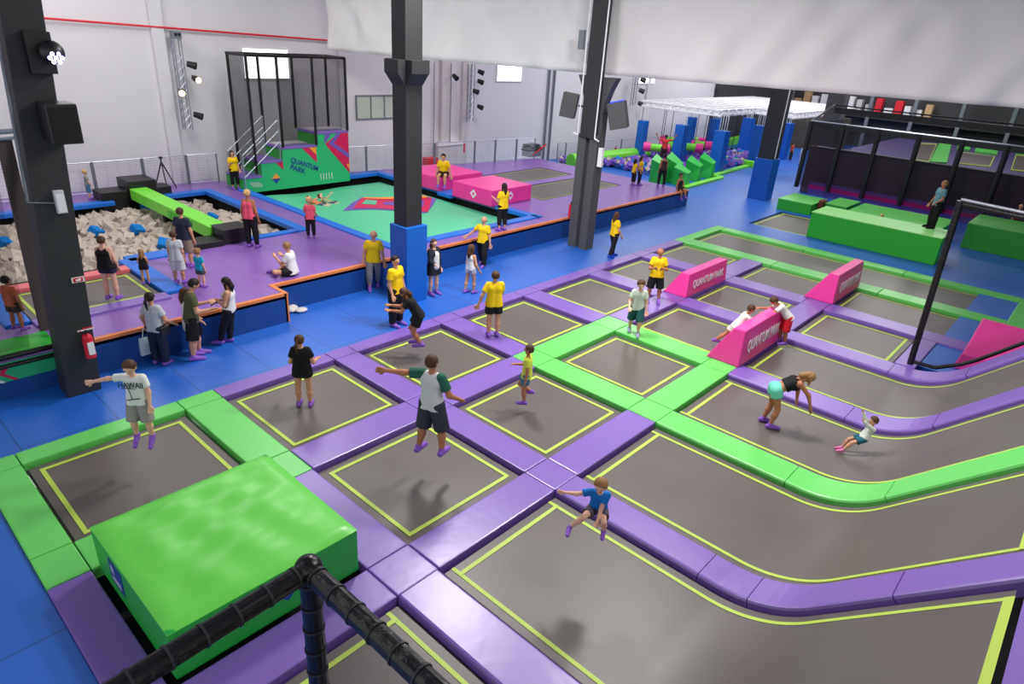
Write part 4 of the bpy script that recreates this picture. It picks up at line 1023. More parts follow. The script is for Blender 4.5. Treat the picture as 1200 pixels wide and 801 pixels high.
# ------------------------------------------------------------------ people
# bodies: smooth unions of tapered limbs sampled on a grid and skinned as ONE surface
def rc(a, b, ra, rb): return ('c', np.array(a, float), np.array(b, float), ra, rb)
def sdf_cone(p, a, b, ra, rb):
    ba = b-a; L2 = ba@ba + 1e-9; t = np.clip(((p-a)@ba)/L2, 0, 1)
    d = p - a - t[..., None]*ba
    return np.sqrt((d*d).sum(-1)) - (ra+(rb-ra)*t)
def sdf_ell(p, c, r):
    q = (p-c)/r; k = np.sqrt((q*q).sum(-1)) + 1e-9
    return (k-1)*min(r)
def field_mesh(prims, h, k, cuts=()):
    lo = np.min([np.minimum(q[1]-np.max(q[2]) if q[0] == 'e' else np.minimum(q[1], q[2])-max(q[3], q[4]), 1e9) for q in prims], axis=0) - 2.5*h - k*.3
    hi = np.max([q[1]+np.max(q[2]) if q[0] == 'e' else np.maximum(q[1], q[2])+max(q[3], q[4]) for q in prims], axis=0) + 2.5*h + k*.3
    n = np.ceil((hi-lo)/h).astype(int)+1
    ax = [lo[i]+h*np.arange(n[i]) for i in range(3)]
    V = np.full(tuple(n), 1.0)
    for q in prims:
        if q[0] == 'e': l, u = q[1]-q[2], q[1]+q[2]
        else:
            r = max(q[3], q[4]); l, u = np.minimum(q[1], q[2])-r, np.maximum(q[1], q[2])+r
        mgn = k+2*h
        i0 = np.maximum(0, np.floor((l-mgn-lo)/h).astype(int)); i1 = np.minimum(n, np.ceil((u+mgn-lo)/h).astype(int)+1)
        g = np.stack(np.meshgrid(*[ax[i][i0[i]:i1[i]] for i in range(3)], indexing='ij'), -1)
        d = sdf_ell(g, q[1], q[2]) if q[0] == 'e' else sdf_cone(g, *q[1:5])
        if len(q) > 5 and q[0] == 'c':      # flat-ended garment tube
            for (pt, nr) in q[5]: d = np.maximum(d, (g-pt)@nr)
        sl = tuple(slice(i0[i], i1[i]) for i in range(3)); v = V[sl]
        hh = np.clip(k-np.abs(v-d), 0, None)/k; V[sl] = np.minimum(v, d) - hh*hh*k*.25
    if cuts:
        g = np.stack(np.meshgrid(*ax, indexing='ij'), -1)
        for c in cuts:
            if c[0] == 'p': V = np.maximum(V, (g-c[1])@c[2])
            elif c[0] == 's': V = np.maximum(V, -(sdf_cone(g, c[1], c[2], c[3], c[3])))
    s = V < 0
    cell = np.zeros(tuple(n-1), np.int32); acc = np.zeros(tuple(n-1)+(3,)); cnt = np.zeros(tuple(n-1))
    quads = []
    idx = np.full(tuple(n-1), -1, np.int64)
    edges = []
    for a in range(3):
        sa = [slice(None)]*3; sb = [slice(None)]*3; sa[a] = slice(0, -1); sb[a] = slice(1, None)
        A = V[tuple(sa)]; B = V[tuple(sb)]; m = (A < 0) != (B < 0)
        # ignore boundary
        for o in range(3):
            if o != a:
                q_ = [slice(None)]*3; q_[o] = 0; m[tuple(q_)] = False; q_[o] = -1; m[tuple(q_)] = False
        I = np.argwhere(m)
        if len(I) == 0: continue
        va = A[m]; vb = B[m]; t = va/(va-vb)
        pos = lo + h*I.astype(float); pos[:, a] += h*t
        o1, o2 = [o for o in range(3) if o != a]
        cs = []
        for d1, d2 in ((0, 0), (-1, 0), (-1, -1), (0, -1)):
            J = I.copy(); J[:, o1] += d1; J[:, o2] += d2; cs.append(J)
            np.add.at(acc, tuple(J.T), pos); np.add.at(cnt, tuple(J.T), 1)
        flip = (va < 0) ^ (a == 1)
        edges.append((cs, flip))
    act = np.argwhere(cnt > 0); idx[tuple(act.T)] = np.arange(len(act))
    verts = acc[tuple(act.T)]/cnt[tuple(act.T)][:, None]
    for cs, flip in edges:
        q = np.stack([idx[tuple(c.T)] for c in cs], 1); q[~flip] = q[~flip][:, ::-1]; quads.append(q)
    return verts, np.concatenate(quads) if quads else np.zeros((0, 4), int)
def mk_obj(parts, name, m, parent):
    vs = []; fs = []; b = 0
    for v, f in parts: vs.append(v); fs.append(f+b); b += len(v)
    v = np.concatenate(vs); f = np.concatenate(fs)
    me = bpy.data.meshes.new(name); me.vertices.add(len(v)); me.vertices.foreach_set('co', v.astype(np.float32).ravel())
    me.loops.add(f.size); me.loops.foreach_set('vertex_index', f.astype(np.int32).ravel())
    me.polygons.add(len(f)); me.polygons.foreach_set('loop_start', np.arange(0, f.size, 4, dtype=np.int32)); me.polygons.foreach_set('loop_total', np.full(len(f), 4, np.int32))
    me.update(calc_edges=True); me.polygons.foreach_set('use_smooth', [True]*len(f)); me.materials.append(m)
    o = bpy.data.objects.new(name, me); COL.objects.link(o)
    if parent: o.parent = parent
    return o
def N_(v): v = np.array(v, float); return v/np.linalg.norm(v)
UP = np.array([0, 0, 1.0])
SKIN = {'l': (226, 176, 150), 'm': (206, 152, 122), 't': (178, 118, 86), 'd': (140, 92, 66)}
HAIR = {'dark': (34, 24, 20), 'brown': (78, 52, 36), 'light': (150, 112, 72), 'blond': (206, 168, 116), 'grey': (120, 108, 98), 'red': (140, 78, 44), 'black': (20, 16, 16)}
def cmat(rgb, rough=.75): return mat('fabric_%d_%d_%d' % tuple(rgb), rgb, rough, spec=.25)
SOCKC = (136, 90, 190)
def person(label, px, py, z, H, yaw, top=None, T=(0, 0, 1), head=None, arms=None, legs=None, anchor='feet', shirt=None, bottom=None, hair=('dark', 'short'),
        skin='m', kid=False, sock=SOCKC, woman=False, fine=True, look=None, group=None, extra=None, feetdir=None, xyz=None, wide=1.0):
    """arms = (left upper, left fore, right upper, right fore); legs = (left thigh, left shin, right thigh, right shin); x right, y forward, z up"""
    if top is not None: H = ht(px, py, top, z)
    loc = P(px, py, z) if xyz is None else Vector(xyz)
    t = thing('person', label, 'person', loc, group)
    hf = .175 if kid == 2 else .155 if kid else .132; s = (1-hf-.0)/(1-.132-.0)*.99
    S = H*s; hH = hf*H
    T = N_(T); Rv = N_(np.cross(T, (0, -1.0, 0)) if abs(T[1]) < .99 else (1, 0, 0)); Rv = N_(np.array([1, 0, 0]) - T*T[0])
    Fw = np.cross(T, Rv)*-1; Fw = np.cross(UP, Rv) if False else N_(np.cross(T, Rv))
    if Fw[1] < 0 and abs(T[2]) > .2: Fw = -Fw
    sw = (.082 if woman else .091)*(1+(wide-1)*.5); hw = .052
    pel = np.zeros(3); hipL = pel-Rv*hw*S-T*.005*S; hipR = pel+Rv*hw*S-T*.005*S
    waist = pel+T*.11*S; chest = pel+T*.205*S; nb = pel+T*.292*S
    shL = pel+T*.264*S-Rv*sw*S; shR = pel+T*.264*S+Rv*sw*S
    hd = N_(head) if head is not None else N_(T*.5+UP*.5)
    hc = nb+hd*(.030*S+hH*.5)
    if arms is None: arms = ((-.15, 0, -1), (-.05, .25, -1), (.15, 0, -1), (.05, .25, -1))
    if legs is None: legs = ((-.06, .03, -1), (-.02, -.05, -1), (.06, .03, -1), (.02, -.05, -1))
    a = [N_(v) for v in arms]; l = [N_(v) for v in legs]
    eL = shL+a[0]*.175*S; wL = eL+a[1]*.145*S; eR = shR+a[2]*.175*S; wR = eR+a[3]*.145*S
    kL = hipL+l[0]*.245*S; anL = kL+l[1]*.225*S; kR = hipR+l[2]*.245*S; anR = kR+l[3]*.225*S
    fd = feetdir or ((0, 1, -.12), (0, 1, -.12)); fdL, fdR = N_(fd[0]), N_(fd[1])
    footlow = min(anL[2]-.042*S, anR[2]-.042*S, (anL+fdL*.11*S)[2]-.03*S, (anR+fdR*.11*S)[2]-.03*S)
    if anchor == 'feet': off = np.array([-(anL[0]+anR[0])/2, -(anL[1]+anR[1])/2-.03*S, -footlow])
    elif anchor == 'left': off = np.array([-anL[0], -anL[1], -footlow])
    elif anchor == 'right': off = np.array([-anR[0], -anR[1], -footlow])
    else: off = np.array([0, 0, .075*S])     # seated: buttocks on the point
    J = dict(pel=pel, hipL=hipL, hipR=hipR, waist=waist, chest=chest, nb=nb, shL=shL, shR=shR, hc=hc, eL=eL, wL=wL, eR=eR, wR=wR, kL=kL, anL=anL, kR=kR, anR=anR)
    for q in J: J[q] = J[q]+off
    pel, hipL, hipR, waist, chest, nb, shL, shR, hc, eL, wL, eR, wR, kL, anL, kR, anR = [J[q] for q in ('pel', 'hipL', 'hipR', 'waist', 'chest', 'nb', 'shL', 'shR', 'hc', 'eL', 'wL', 'eR', 'wR', 'kL', 'anL', 'kR', 'anR')]
    h = .0135 if fine else .024
    if H < 1.3: h *= .85
    lk = N_(look) if look is not None else N_(Fw*.8+np.array([0, .2, 0])+UP*(-.05)); lk = N_(lk-hd*(lk@hd)); rt = np.cross(lk, hd)
    w_ = 1.0 if not kid else .95
    def torso(g):     # g = extra thickness
        P_ = []
        for sg in (-1, 1):
            R_ = Rv*sg
            P_.append(rc(chest+R_*.040*S, waist+R_*.030*S, (.058*w_*wide)*S+g, (.049*w_*wide)*S+g))
            P_.append(rc(waist+R_*.030*S, pel+R_*.040*S, (.049*w_*wide)*S+g, (.057*w_*wide)*S+g))
        P_.append(rc(shL+Rv*.02*S-T*.004*S, shR-Rv*.02*S-T*.004*S, .031*S+g*.8, .031*S+g*.8)); P_.append(rc(nb-T*.03*S-Rv*.03*S, nb-T*.03*S+Rv*.03*S, .030*S+g*.6, .030*S+g*.6))
        P_.append(rc(chest+T*.02*S-Rv*.045*S, chest+T*.02*S+Rv*.045*S, .050*S+g, .050*S+g))
        if woman and not kid:
            for sg in (-1, 1): P_.append(rc(chest+Rv*sg*.04*S+Fw*.04*S, chest+Rv*sg*.04*S+Fw*.042*S+T*.005*S, .036*S+g, .036*S+g))
        return P_
    body = torso(0)
    body += [rc(nb-T*.01*S, nb+hd*.06*S, .030*S, .026*S)]
    hw2, hd2 = hH*.37, hH*.45
    body += [rc(hc+hd*hH*.10-lk*hH*.04, hc+hd*hH*.09-lk*hH*.05, hH*.40, hH*.40), rc(hc-hd*hH*.08+lk*hH*.07, hc-hd*hH*.27+lk*hH*.15, hH*.31, hH*.18)]
    for sg in (-1, 1): body.append(rc(hc+rt*sg*hH*.38-hd*hH*.04, hc+rt*sg*hH*.41+hd*hH*.04, hH*.05, hH*.06))
    body.append(rc(hc+lk*hH*.36+hd*hH*.04, hc+lk*hH*.46-hd*hH*.07, hH*.03, hH*.055))
    for (sh, e, w) in ((shL, eL, wL), (shR, eR, wR)):
        body += [rc(sh, e, .031*S, .025*S), rc(e, w, .026*S, .017*S)]
    for (hp, kn, an, f) in ((hipL, kL, anL, fdL), (hipR, kR, anR, fdR)):
        body += [rc(hp, kn, .055*S, .033*S), rc(kn, kn+(an-kn)*.35, .033*S, .036*S), rc(kn+(an-kn)*.35, an, .036*S, .020*S)]
        body += [rc(an-f*.02*S-UP*.018*S, an+f*.10*S-UP*.016*S, .022*S, .018*S)]
    parts = [field_mesh(body, h, .018*S)]
    # hands: palm, four unequal curled fingers, thumb from the side of the palm
    hl = .085*S
    for (e, w, sg) in ((eL, wL, -1), (eR, wR, 1)):
        d = N_(w-e); side = N_(np.cross(d, Fw+UP*.1+Rv*.05)); side = side if side@Fw > 0 else -side; nrm = np.cross(d, side)
        pm = w+d*hl*.45; hp = [rc(w-d*hl*.1, w+d*hl*.25, .017*S, .018*S)]
        hp += [rc(w+d*hl*.2+side*hl*q, w+d*hl*.55+side*hl*q*1.2, .0125*S, .0115*S) for q in (-.15, 0.0, .15)]
        cl = nrm*(-sg)*.25
        for q, ln in zip((-.27, -.09, .09, .26), (.36, .45, .48, .42)):
            a0 = w+d*hl*.55+side*hl*q; a1 = a0+N_(d+cl*.6+side*q*.25)*hl*ln*.55; a2 = a1+N_(d+cl*2.2)*hl*ln*.5
            hp += [rc(a0, a1, .0075*S, .007*S), rc(a1, a2, .007*S, .0055*S)]
        a0 = w+d*hl*.22+side*hl*.2; a1 = a0+N_(d*.8+side)*hl*.3; a2 = a1+N_(d+side*.25+cl)*hl*.24
        hp += [rc(a0, a1, .0095*S, .008*S), rc(a1, a2, .008*S, .0065*S)]
        parts.append(field_mesh(hp, .0062 if fine else .011, .006*S))
    mk_obj(parts, 'body', mat('skin_'+skin, SKIN[skin], .55, spec=.35), t)
    # face
    if fine:
        mb = MB(); 
        for sg in (-1, 1): mb.sphere(tuple(hc+lk*hH*.345+rt*sg*hH*.15+hd*hH*.03), hH*.034, nu=8, nv=6)
        o = mb.build('eyes', mat('eye_dark', (40, 28, 24), .3)); o.parent = t
        c = hc+lk*hH*.325-hd*hH*.235; mb = MB().tube(tuple(c-rt*hH*.10), tuple(c+rt*hH*.10), hH*.022, 6); o = mb.build('mouth', mat('lips', (160, 84, 78), .5)); o.parent = t
    # socks
    for (kn, an, f) in ((kL, anL, fdL), (kR, anR, fdR)):
        sh_up = N_(kn-an)
        sk = [rc(an+sh_up*.02*S, an, .027*S, .028*S), rc(an-f*.026*S-UP*.016*S, an+f*.112*S-UP*.014*S, .028*S, .024*S), rc(an, an+f*.06*S-UP*.01*S, .028*S, .026*S)]
        o = mk_obj([field_mesh(sk, h*.8, .012*S)], 'sock' if sock != (235, 235, 235) else 'shoe', cmat(sock), t)
    # trousers, shorts, skirt
    g = .012*S+.002
    if bottom:
        kind, c = bottom[:2]; pr = []
        pr += [rc(hipL-Rv*0, hipR, .058*S+g*.6, .058*S+g*.6), rc(pel-Rv*.035*S, pel-Rv*.03*S+T*.07*S, .056*S*wide+g*.5, .047*S*wide+g*.5), rc(pel+Rv*.035*S, pel+Rv*.03*S+T*.07*S, .056*S*wide+g*.5, .047*S*wide+g*.5)]
        for (hp, kn, an) in ((hipL, kL, anL), (hipR, kR, anR)):
            d = N_(kn-hp); d2 = N_(an-kn)
            if kind in ('shorts', 'short', 'long_shorts'):
                fr = {'shorts': .62, 'short': .34, 'long_shorts': 1.02}[kind]; end = hp+(kn-hp)*fr
                pr.append(('c', hp, hp+(kn-hp)*(fr+.1), .055*S+g, .046*S+g+.012*S, [(end, d)]))
            elif kind == 'skirt':
                end = hp+(kn-hp)*.6
                pr.append(('c', hp, hp+(kn-hp)*.75, .064*S+g, .078*S+g, [(end, d)]))
            else:
                fr = {'pants': .97, 'capri': .62, 'leggings': .93}[kind]; sl = 0.002 if kind in ('leggings', 'capri') else .010*S
                pr.append(rc(hp, kn, .062*S+g*.7+sl*.5, .037*S+g*.7+sl)); end = kn+(an-kn)*fr
                pr.append(('c', kn, kn+(an-kn)*1.05, .038*S+g*.7+sl, .024*S+g*.7+sl*1.3, [(end, d2)]))
                pr.append(rc(kn, kn+(an-kn)*.35, .037*S+g*.6+sl, .039*S+g*.6+sl))
        cuts = [('p', pel+T*.075*S, T)]
        if kind == 'skirt': pr.append(('c', (hipL+hipR)/2, (kL+kR)/2*.6+(hipL+hipR)/2*.4, .07*S, .09*S, [((hipL+hipR)/2*.4+(kL+kR)/2*.6, N_((kL+kR)/2-(hipL+hipR)/2))]))
        mk_obj([field_mesh(pr, h, .012*S, cuts)], {'pants': 'trousers', 'capri': 'leggings', 'leggings': 'leggings', 'skirt': 'skirt'}.get(kind, 'shorts'), cmat(c), t)
    if shirt:
        kind, c = shirt[:2]; g2 = .011*S+.002
        pr = torso(g2); hem = -.02 if kind != 'crop' else .10
        if kind == 'long' or kind == 'dress': hem = -.09
        if kind in ('tee', 'raglan'): hem = -.045
        for sg in (-1, 1): pr.append(rc(waist+Rv*sg*.034*S, pel+Rv*sg*.042*S-T*.06*S, .054*S*wide+g2, .072*S*wide+g2))
        fr = {'tee': .62, 'tank': 0, 'crop': 0, 'raglan': .0, 'sleeve': 1.0, 'dress': .5, 'long': .6}[kind]
        if fr:
            for (sh, e, w) in ((shL, eL, wL), (shR, eR, wR)):
                d = N_(e-sh)
                if kind == 'sleeve': pr += [rc(sh, e, .040*S+g2*.8, .030*S+g2*.7), ('c', e, w, .030*S+g2*.7, .022*S+g2*.6, [(e+(w-e)*.93, N_(w-e))])]
                else: pr.append(('c', sh, sh+(e-sh)*(fr+.15), .029*S+g2, .034*S+g2, [(sh+(e-sh)*fr, d)]))
        cuts = [('p', pel+T*hem*S, -T), ('s', nb+T*.012*S+Fw*.008*S, nb+T*.1*S+Fw*.02*S, .036*S+.004)]
        if kind in ('tank', 'crop'):
            cuts = [('p', pel+T*hem*S, -T), ('s', nb-T*.02*S, nb+T*.1*S, .058*S), ('s', nb-T*.045*S+Fw*.05*S, nb+T*.1*S+Fw*.05*S, .05*S), ('p', chest+T*.062*S, T+0*Rv)] if False else [('p', pel+T*hem*S, -T), ('s', nb-T*.02*S, nb+T*.1*S, .052*S),
                    ('s', shL+Rv*.0*S, eL, .050*S), ('s', shR-Rv*.0*S, eR, .050*S)]
        mk_obj([field_mesh(pr, h, .016*S, cuts)], 'shirt' if kind != 'dress' else 'dress', cmat(c), t)
        if kind == 'raglan':
            for (sh, e, w) in ((shL, eL, wL), (shR, eR, wR)):
                d = N_(e-sh); mk_obj([field_mesh([('c', sh, sh+(e-sh)*.8, .034*S+g2, .034*S+g2, [(sh+(e-sh)*.68, d)])], h, .01)], 'sleeve', cmat(shirt[2]), t)
        if kind == 'sleeve' and len(shirt) > 2:
            pass
    # hair
    hc_, hs = hair
    hm = mat('hair_'+hc_, HAIR.get(hc_, (60, 50, 44)), .6, spec=.3)
    if hs != 'bald':
        g3 = hH*.035
        pr = [rc(hc+hd*hH*.12-lk*hH*.06, hc+hd*hH*.06-lk*hH*.08, hH*.41+g3, hH*.40+g3)]
        cuts = [('p', hc+lk*hH*.17+hd*hH*.10, N_(lk*1.0-hd*.75)), ('p', hc-hd*hH*.22, -hd)]
        mesh = [field_mesh(pr, h*.8, .01, cuts)]
        bk = -lk
        if hs == 'long':
            pr = [rc(hc+bk*hH*.28+hd*hH*.1, hc+bk*hH*.42-hd*hH*.5, hH*.30, hH*.26), rc(hc+bk*hH*.42-hd*hH*.5, hc+bk*hH*.45-hd*hH*.3-UP*hH*.75, hH*.26, hH*.14),
                rc(hc+rt*hH*.34-hd*hH*.0, hc+rt*hH*.34+bk*hH*.1-UP*hH*.6, hH*.12, hH*.10), rc(hc-rt*hH*.34, hc-rt*hH*.34+bk*hH*.1-UP*hH*.6, hH*.12, hH*.10)]
            mesh.append(field_mesh(pr, h*.8, .02))
        elif hs == 'pony':
            p0 = hc+bk*hH*.46+hd*hH*.12
            pr = [rc(hc+bk*hH*.2+hd*hH*.1, p0, hH*.3, hH*.12), rc(p0, p0+bk*hH*.22-UP*hH*.35, hH*.12, hH*.15), rc(p0+bk*hH*.22-UP*hH*.35, p0+bk*hH*.12-UP*hH*1.15, hH*.15, hH*.06)]
            mesh.append(field_mesh(pr, h*.7, .015))
        elif hs == 'bun': mesh.append(field_mesh([rc(hc+bk*hH*.45+hd*hH*.15, hc+bk*hH*.5+hd*hH*.15, hH*.16, hH*.16)], h*.8, .01))
        elif hs == 'curly':
            r_ = random.Random(1); mesh.append(field_mesh([rc(hc+hd*hH*.15+N_((r_.uniform(-1, 1), r_.uniform(-1, .6), r_.uniform(0, 1)))*hH*.40, hc, hH*.13, hH*.1) for _ in range(14)], h*.8, .01))
        mk_obj(mesh, 'hair', hm, t)
    elif hs == 'bald' and hc_ != 'none':
        pr = [rc(hc-hd*hH*.02-lk*hH*.08, hc-hd*hH*.06-lk*hH*.08, hH*.41+hH*.015, hH*.41+hH*.015)]
        mk_obj([field_mesh(pr, h*.8, .01, [('p', hc+lk*hH*.0, lk), ('p', hc-hd*hH*.22, -hd), ('p', hc+hd*hH*.16, hd)])], 'hair', hm, t)
    yw = math.radians(yaw)-math.pi/2
    t.rotation_euler = (0, 0, yw)
    Jw = {}
    M = Matrix.Translation(loc) @ Matrix.Rotation(yw, 4, 'Z')
    for q, v in dict(pel=pel, wL=wL, wR=wR, eL=eL, eR=eR, chest=chest, hc=hc, shL=shL, shR=shR, T=T, Fw=Fw, Rv=Rv, kL=kL, kR=kR).items(): Jw[q] = v
    Jw['S'] = S; Jw['M'] = M; Jw['hH'] = hH; Jw['lk'] = lk
    t.update_tag()
    return t, Jw
AW, TO, RI, LE = 131, -49, 41, 221      # away, toward, image right, image left
YS = ('tee', (240, 200, 22)); BLK = (26, 26, 30)
def shirt_print(t, J, txt, c, w=.5, back=False, dz=.0, size=.05):
    S = J['S']; F = J['Fw']*(-1 if back else 1); Rr = J['Rv']*(-1 if not back else 1)
    o = J['chest']+F*(.070+.024)*S - Rr*(.11*S*w) + J['T']*dz*S
    m = text_mesh(None, txt, size*S, tuple(o), tuple(Rr), tuple(J['T']), c, .002, 'shirt_print', None, .02, width=.22*S*w)
    m.parent = [c for c in t.children if c.name.startswith('shirt')][0]; return m

# --- on the trampolines
t, J = person('boy in white palm-tree tee and grey shorts leaping above green-ringed trampoline', 170, 522, .42, 1.3, TO+4, top=424, kid=True, skin='l',
    arms=((-.25, .1, -1), (-.1, .35, -1), (1, .1, -.12), (1, .15, -.2)), head=(.0, .35, .9), look=(0, .9, -.5), legs=((-.1, .12, -1), (0, -.1, -1), (.12, .1, -1), (.05, -.12, -1)),
    shirt=('tee', (226, 230, 224)), bottom=('long_shorts', (150, 146, 142)), hair=('brown', 'short'), feetdir=((0, .7, -.7), (0, .7, -.7)))
dk = cmat((60, 66, 74)); shirt_print(t, J, 'HAWAII', dk, 1.15, dz=-.02, size=.09)
S = J['S']; o = J['chest']+J['Fw']*.105*S
mb = MB(); mb.tube(tuple(o-J['T']*.16*S), tuple(o-J['T']*.02*S+J['Rv']*.02*S), .005*S, 5)
for k_ in range(5): mb.tube(tuple(o-J['T']*.02*S+J['Rv']*.02*S), tuple(o+J['T']*(-.03+.02*(k_ % 2))*S+J['Rv']*(.02+(k_-2)*.035)*S), .004*S, 4)
mb.tube(tuple(o-J['T']*.14*S-J['Rv']*.08*S), tuple(o-J['T']*.165*S+J['Rv']*.06*S), .006*S, 5)
mb.build('palm_print', dk).parent = [c for c in t.children if c.name.startswith('shirt')][0]
t, J = person('woman in black tee and black shorts with long ponytail seen from behind', 358, 474, -.05, 1.58, AW+5, top=388, woman=True, skin='m',
    arms=((-.3, .0, -1), (-.1, .9, -.5), (.35, .05, -1), (.1, .9, -.15)), shirt=('long', (20, 19, 21)), bottom=('short', (20, 19, 21)), hair=('brown', 'pony'), look=(.3, 1, -.1))
t, J = person('man in white raglan shirt with green sleeves jumping, left arm stretched out', 506, 529, .42, 1.75, AW-24, top=410, skin='t',
    arms=((-.91, -.45, -.02), (-.91, -.36, .04), (.45, .15, -1), (.15, .7, -.5)), legs=((-.12, .0, -1), (-.12, -.2, -1), (.14, .12, -1), (.08, -.1, -1)),
    shirt=('raglan', (208, 210, 210), (44, 98, 82)), bottom=('long_shorts', (56, 60, 70)), hair=('brown', 'short'), look=(.3, 1, 0), wide=.9)
t, J = person('small boy in yellow tee and blue-grey shorts bouncing in profile', 614, 474, .12, 1.25, LE-8, top=403, kid=True, skin='t',
    arms=((-.15, -.1, -1), (0, .1, -1), (.1, .3, -1), (.0, .9, -.1)), legs=((-.04, .1, -1), (0, -.1, -1), (.05, .5, -1), (0, -.9, -.5)), anchor='left',
    shirt=('tee', (214, 226, 80)), bottom=('shorts', (78, 124, 138)), hair=('brown', 'short'))
t, J = person('boy in bright blue tee and grey shorts in mid-air with knees drawn up', 700, 601, 1.0, 1.16, TO-14, anchor='pel', kid=2, skin='l', T=(0, .22, 1), head=(0, .35, .9),
    arms=((.3, .35, -1), (.1, .6, -.7), (1, .3, -.25), (1, .1, -.05)), legs=((-.2, 1, .05), (-.05, -.45, -.9), (.35, 1, .05), (.6, .1, -.7)), look=(.1, .9, -.6),
    shirt=('tee', (20, 112, 196)), bottom=('shorts', (84, 78, 88)), hair=('light', 'short'))
t, J = person('young woman in black crop top and teal shorts bending forward with hanging arms', 900, 498, -.05, 1.62, RI-6, woman=True, skin='t', T=(0, .86, .5), head=(0, .9, .45),
    arms=((-.1, .35, -1), (-.05, .15, -1), (.1, .75, -.8), (.1, .35, -1)), legs=((-.08, .1, -1), (-.02, -.25, -1), (.1, .25, -1), (.02, -.2, -1)), look=(0, 1, -.3),
    shirt=('crop', (22, 22, 26)), bottom=('short', (110, 206, 184)), hair=('light', 'long'))
t, J = person('toddler in white long-sleeved top and teal shorts leaning back with raised arms', 984, 528, -.04, .98, LE-4, kid=2, skin='m', T=(0, -.35, 1), head=(0, .1, 1),
    arms=((-.1, .8, .5), (-.1, .7, .7), (.15, .7, .8), (.1, .5, .9)), legs=((-.1, .85, -.35), (0, .55, -.8), (.1, .85, -.4), (0, .4, -.9)),
    shirt=('sleeve', (222, 226, 220)), bottom=('shorts', (40, 98, 112)), hair=('brown', 'short'), sock=(220, 120, 170))
t, J = person('boy in white tee leaning over the middle pink wedge from its left side', 836, 405, -.02, 1.35, RI-6, kid=True, skin='t', anchor='left', T=(0, .5, .85), head=(0, .4, .9),
    arms=((-.15, .8, -.7), (.2, .9, .05), (.15, .8, -.7), (-.2, .9, .05)), legs=((-.1, -.55, -.8), (-.05, -.75, -.65), (.05, -.1, -1), (0, -.5, -.8)), look=(0, 1, -.3),
    shirt=('tee', (226, 220, 216)), bottom=('shorts', (222, 214, 208)), hair=('brown', 'short'))
t, J = person('boy in white tee and red shorts bending over the middle pink wedge', 914, 402, .03, 1.45, LE-4, kid=True, skin='t', T=(0, .72, .72), head=(0, .8, .5),
    arms=((-.2, .8, -.6), (0, .9, -.05), (.15, .8, -.6), (0, .9, -.05)), legs=((-.08, .05, -1), (0, -.15, -1), (.08, .15, -1), (0, -.05, -1)), look=(0, 1, -.4),
    shirt=('tee', (228, 226, 222)), bottom=('long_shorts', (206, 34, 50)), hair=('brown', 'short'))
t, J = person('boy in pale tee and dark green shorts stepping across the green pads', 742, 391, .05, 1.4, TO-6, top=323, kid=True, skin='l', head=(0, .3, 1), look=(-.2, 1, -.6), T=(0, .1, 1),
    arms=((-.25, -.05, -1), (-.1, .35, -1), (.3, .0, -1), (.0, .9, -.5)), legs=((-.05, .3, -1), (0, -.05, -1), (.08, -.15, -1), (0, -.45, -1)),
    shirt=('tee', (206, 216, 206)), bottom=('long_shorts', (32, 84, 84)), hair=('brown', 'short'), sock=(150, 160, 190))
t, J = person('staff man in yellow tee and black shorts with folded arms', 765, 354, .05, 1.75, TO-2, top=289, skin='t',
    arms=((-.3, .2, -1), (.7, .8, .3), (.3, .2, -1), (-.4, .8, .3)), legs=((-.14, .03, -1), (-.04, -.03, -1), (.14, .03, -1), (.04, -.03, -1)), shirt=YS, bottom=('long_shorts', BLK), hair=('brown', 'bald'), wide=1.08)
shirt_print(t, J, 'STAFF', cmat((110, 96, 40)), .9, size=.045) if False else None
t, J = person('lone staff man in yellow tee and black shorts with his back turned', 577, 393, .05, 1.75, AW+14, top=314, skin='m',
    arms=((-.5, -.1, -1), (-.35, .1, -1), (.2, .5, -1), (.0, .9, -.2)), legs=((-.02, .03, -1), (0, -.1, -1), (.06, .06, -1), (0, -.1, -1)), shirt=YS, bottom=('shorts', BLK), hair=('brown', 'short'), wide=1.08)
# --- on the blue aisle
t, J = person('young staff man in yellow tee and black trousers beside blue padded column', 466, 381, 0, 1.8, RI-30, top=297, skin='m',
    arms=((-.2, 0, -1), (-.1, .3, -1), (.2, 0, -1), (.05, .45, -1)), shirt=YS, bottom=('pants', BLK), hair=('dark', 'short'), look=(0, 1, -.25))
t, J = person('girl in black tee and shorts leaping with bent knees, holding staff man', 489, 404, .22, 1.55, LE+10, woman=True, skin='t', T=(0, .5, .85), head=(0, .6, .8),
    arms=((-.1, .6, -.8), (0, .8, .1), (.1, .6, -.8), (0, .8, .1)), legs=((-.05, .35, -1), (0, -.6, -1), (.08, .5, -1), (0, -.45, -1)), shirt=('tee', BLK), bottom=('shorts', BLK), hair=('brown', 'long'))
t, J = person('bald staff man in yellow tee and grey trousers walking along platform wall', 438, 338, 0, 1.75, RI-75, top=266, skin='m', T=(-.05, .08, 1),
    arms=((-.25, .1, -1), (-.15, .3, -1), (.3, -.05, -1), (.2, .15, -1)), legs=((-.05, -.2, -1), (0, -.35, -1), (.06, .3, -1), (0, .0, -1)), shirt=YS, bottom=('capri', (134, 130, 132)), hair=('grey', 'bald'), look=(.5, 1, -.5), wide=1.05)
t, J = person('woman in dark cardigan, white top and dark patterned skirt by blue column', 509, 345, 0, 1.6, RI-40, top=278, woman=True, skin='l',
    arms=((-.2, 0, -1), (-.05, .2, -1), (.2, .3, -1), (.2, 1, -.05)), shirt=('sleeve', (30, 36, 50)), bottom=('skirt', (34, 34, 42)), hair=('brown', 'long'))
